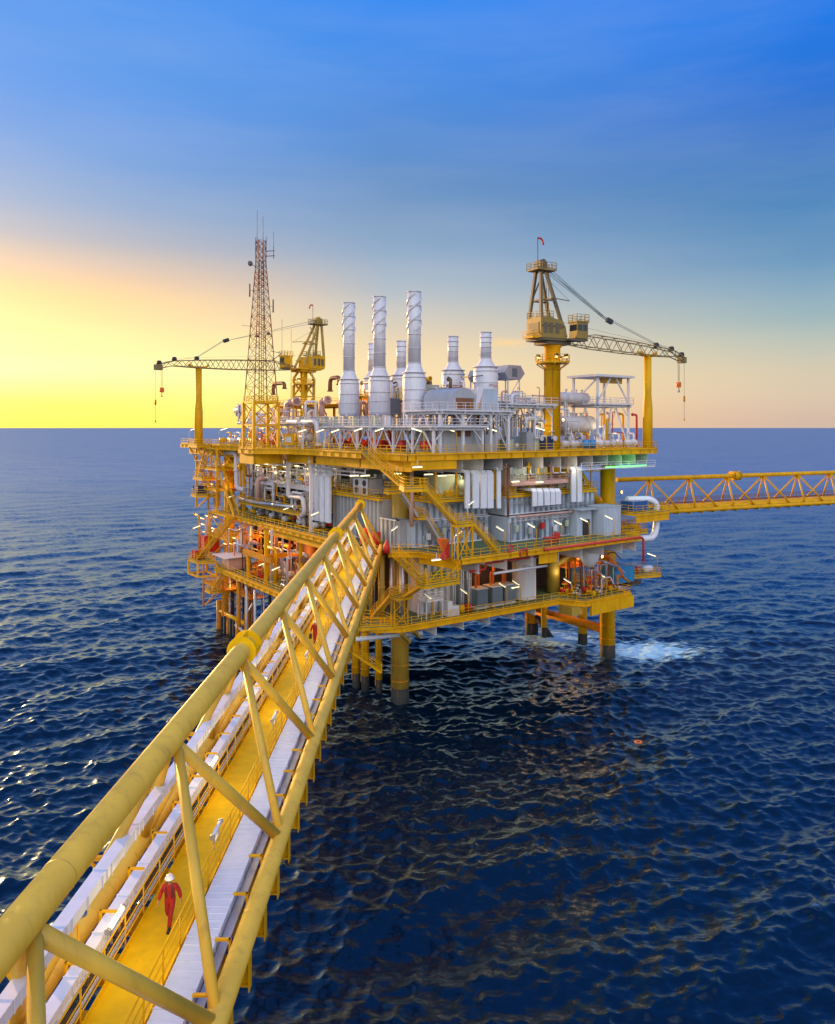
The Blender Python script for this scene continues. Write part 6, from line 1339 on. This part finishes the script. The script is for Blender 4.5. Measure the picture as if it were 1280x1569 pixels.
for MC, lb in ((cr, 'red and white windsock on a pole on top of the large right crane'), (cl, 'small red windsock on the distant left crane')):
    t = thing('windsock', lb, 'windsock', (-3.6, -1.1, 10.0), M=MC); MB(MC).tube((-3.7, -1.2, 10.0), (-3.7, -1.2, 14.6), .05, 8).build('pole', 'mast_red', t)
    MB(MC).path([(-3.65, -1.2, 14.45), (-3.1, -1.2, 14.5), (-2.8, -1.2, 14.1), (-2.65, -1.2, 13.6)], .15, 10).build('sock', 'red_white', t)
def rest(label, u, v, h_, ax):
    t = thing('boom_rest', label, 'boom rest', (u, v, 34.6))
    MB().lathe((u, v, 34.6), [(.55, 0), (.78, .2), (.78, 6.5), (.60, 8.5), (.60, h_)], 24).build('post', 'yellow', t)
    o = Vector((u, v, 34.6 + h_)); d = Vector((ax[0], ax[1], 0)); MB().beam(o - d * 1.3 + Vector((0, 0, .2)), o + d * 1.3 + Vector((0, 0, .2)), .8, .35).beam(o - d * 1.3 + Vector((0, 0, .2)), o - d * 2 + Vector((0, 0, .7)), .8, .3).beam(o + d * 1.3 + Vector((0, 0, .2)), o + d * 2 + Vector((0, 0, .7)), .8, .3).build('cradle', 'yellow', t)
    return t
rest('yellow boom rest post at the right corner of the upper deck', 48.6, 6.8, 14.9, (1, 0)); rest('yellow boom rest post on the left end outrigger', -2.6, 72.6, 14.9, (1, 0))
# ------------------------------------------------------------------ lamp posts
def lamp(label, u, v, z_, d, h_=2.9, m='rail_yellow', group='fluorescent lamp posts along the deck edges'):
    """post at the deck edge, tube reaching inwards along d"""
    t = thing('lamp_post', label, 'lamp post', (u, v, z_), group)
    o = Vector((u, v, z_)); d = Vector((d[0], d[1], 0)).normalized()
    MB().path([o, o + Vector((0, 0, h_ - .25)), o + d * .3 + Vector((0, 0, h_))], .05, 8, .2).build('pole', m, t)
    a, b = o + d * .3 + Vector((0, 0, h_)), o + d * 1.6 + Vector((0, 0, h_ + .38))
    MB().beam(a + Vector((0, 0, .1)), b + Vector((0, 0, .1)), .2, .08).build('housing', 'white', t)
    MB().tube(a, b, .065, 10).build('tube', 'lamp_glow', t); return t
def lab(kind, i, n, px): return '%s lamp post counted from the left on the %s' % (['first', 'second', 'third', 'fourth', 'fifth', 'sixth', 'seventh', 'eighth', 'ninth'][i], kind)
for i, px in enumerate((774, 822, 863, 903, 941)): lamp(lab('right-hand edge of the middle deck', i, 5, px), U(px, .1), .1, 22, (0, 1))
for i, px in enumerate((718, 777, 798)): lamp(lab('right-hand edge of the lower deck', i, 3, px), U(px, 6.4), 6.4, 13, (0, 1))
for i, px in enumerate((878, 930)): lamp('%s lamp post on the railing at the right end of the lower deck' % ['left', 'right'][i], U(px, 3.0), 3.1, 13, (0, 1))
lamp('lamp post beside the small white work platform on the lower deck', U(663, 6.8), 6.8, 13, (0, 1)); lamp('lamp post on the small platform of the far right life raft', 50.6, 6.4, 14.0, (-.5, 1))
for i, (px, py) in enumerate(((432, 790), (474, 800), (345, 772))):
    lamp('%s lamp post on the left edge of the middle deck' % ['middle', 'right-hand', 'left-hand'][i], -.9, V(px, -.9), 22, (1, 0))
for i, px in enumerate((394, 414)): lamp('%s lamp post on the left edge of the lower deck' % ['left', 'right'][i], -3.9, V(px, -3.9), 13, (1, 0))
lamp('white lamp post beside the footbridge landing', -.3, 8.6, 22, (1, .4), m='white'); lamp('lamp post at the foot of the inner stairs near the fire cabinet', 3.6, .5, 22, (1, .3), m='white'); lamp('lamp post on the landing of the stair tower', 5.6, .4, 26.3, (1, .4), m='white', h_=2.2)
for i, px in enumerate((455, 482, 505)): lamp('%s lamp post on the chimney side railing of the upper deck' % ['first', 'second', 'third', 'fourth', 'fifth'][i], .1 if px > 420 else -1, V(px, .1), 34.6, (1, 0), h_=2.7)
for i, px in enumerate((540, 572, 650, 700, 765)):
    p_ = (.1, V(px, .1)) if px < 640 else (U(px, 5.3), 5.3); lamp('%s lamp post of the front railing around the near corner of the upper deck' % ['first', 'second', 'third', 'fourth', 'fifth'][i], p_[0], p_[1], 34.6, (1, 0) if px < 640 else (-.7, .7), h_=2.9)
lamp('white lamp post on the crane post outrigger at the left end', -3.7, 74.8, 34.6, (1, 0), m='white'); lamp('second lamp post at the left end, right of the boom rest', -1, 66, 34.6, (1, 0))
lamp('lamp post on the upper deck beside the right crane pedestal', U(838, 6), 6, 34.6, (-1, .6), h_=3.0); lamp('lamp post at the cage-like outrigger of the left end', -6.5, 65.2, 16.5, (1, 0), h_=3)
def ceil(label, u, v, z_, ax, group):
    t = thing('ceiling_lamp', label, 'ceiling lamp', (u, v, z_), group); d = Vector((ax[0], ax[1], 0)) * .65; o = Vector((u, v, z_))
    MB().beam(o - d + Vector((0, 0, .12)), o + d + Vector((0, 0, .12)), .3, .1).beam(o + Vector((0, 0, .15)), o + Vector((0, 0, .9)), .06).build('housing', 'white', t)
    MB().beam(o - d, o + d, .22, .1).build('tube', 'lamp_glow', t); return t
for px, py in ((373, 712), (395, 713), (408, 711), (420, 716), (437, 715), (455, 714), (350, 706)):
    p_ = fp(px, py, 1.6); ceil('fluorescent lamp hanging under the left part of the upper deck', *p_, (0, 1), 'lamps hanging under the upper deck, left side')
for px, py, v in ((640, 716, 3.5), (678, 729, 8), (657, 727, 8), (608, 726, 8), (790, 738, 6.3), (827, 739, 6.3), (560, 729, 14), (543, 729, 16)):
    p_ = rp(px, py, v); ceil('fluorescent lamp hanging under the upper deck near the stairs and ducts', *p_, (1, 0), 'lamps hanging under the upper deck, right side')
for px, py, v in ((673, 894, 2.0), (669, 858, 1.5), (726, 874, 6), (790, 900, 8), (697, 870, 6)):
    p_ = rp(px, py, v); ceil('fluorescent lamp hanging under the middle deck above the transformers and stairs', *p_, (1, 0), 'lamps hanging under the middle deck')
def flood(label, p, e=0):
    t = thing('floodlight', label, 'floodlight', p); x, y, z_ = p
    MB().box((x - .18, y + .02, z_ - .18), (x + .18, y + .3, z_ + .18)).beam((x, y + .2, z_ - .18), (x, y + .2, z_ - .7), .07).build('housing', 'dark', t)
    MB().lathe((x, y - .02, z_), [(.04, 0), (.2, .0), (.2, .05), (.04, .05)], 12, 'y').build('lens', 'lamp_warm', t)
flood('glowing orange floodlight on the right-hand leg below the upper deck', rp(953, 754, 10.5)); flood('glowing orange floodlight under the middle deck at the right end', rp(923, 853, 5)); flood('glowing orange floodlight behind the footbridge top chord on the lower level', fp(475, 877, 0))
flood('glowing orange floodlight beside the slim upright vessel of the left lower level', fp(415, 830, 2)); flood('small orange floodlight at the foot of the right crane pedestal', rp(863, 643, 9))
# light given off by the many tubes and sodium lamps between the decks
WARM, TUBE = (1, .42, .08), (1, .86, .55)
for u, v, z_, c, e in ((3, 56, 18.5, WARM, 900), (3, 46, 18.5, WARM, 900), (2, 37, 18, WARM, 700), (6, 28, 18, WARM, 500), (2, 63, 19, WARM, 300), (34, 8, 18, WARM, 600), (16, 11, 18.5, WARM, 350), (44, 20, 11, WARM, 700), (30, 9, 16, TUBE, 250),
                       (4, 60, 31, TUBE, 420), (4, 50, 31, TUBE, 420), (4, 40, 31, TUBE, 420), (3, 32, 31, TUBE, 260), (9, 23, 31.5, TUBE, 260), (12, 9, 31.5, TUBE, 260), (22, 5.2, 31.8, TUBE, 160), (30, 5.5, 31.8, TUBE, 160), (8, 6, 18.5, TUBE, 130), (2, 12, 17, WARM, 200), (1, 67, 27, WARM, 350), (0, 62, 9, WARM, 400), (2, 52, 10, WARM, 300),
                       (8, 10, 36.8, TUBE, 200), (8, 22, 36.8, WARM, 260), (7, 33, 36.8, WARM, 260), (5, 46, 37.5, WARM, 400), (5, 58, 37.5, WARM, 400), (26, 9, 37.5, TUBE, 200), (42, 10.5, 38, TUBE, 260), (15, 26, 42, WARM, 400), (18, 45, 42, WARM, 400)):
    point((u, v, z_), c, e, .5)
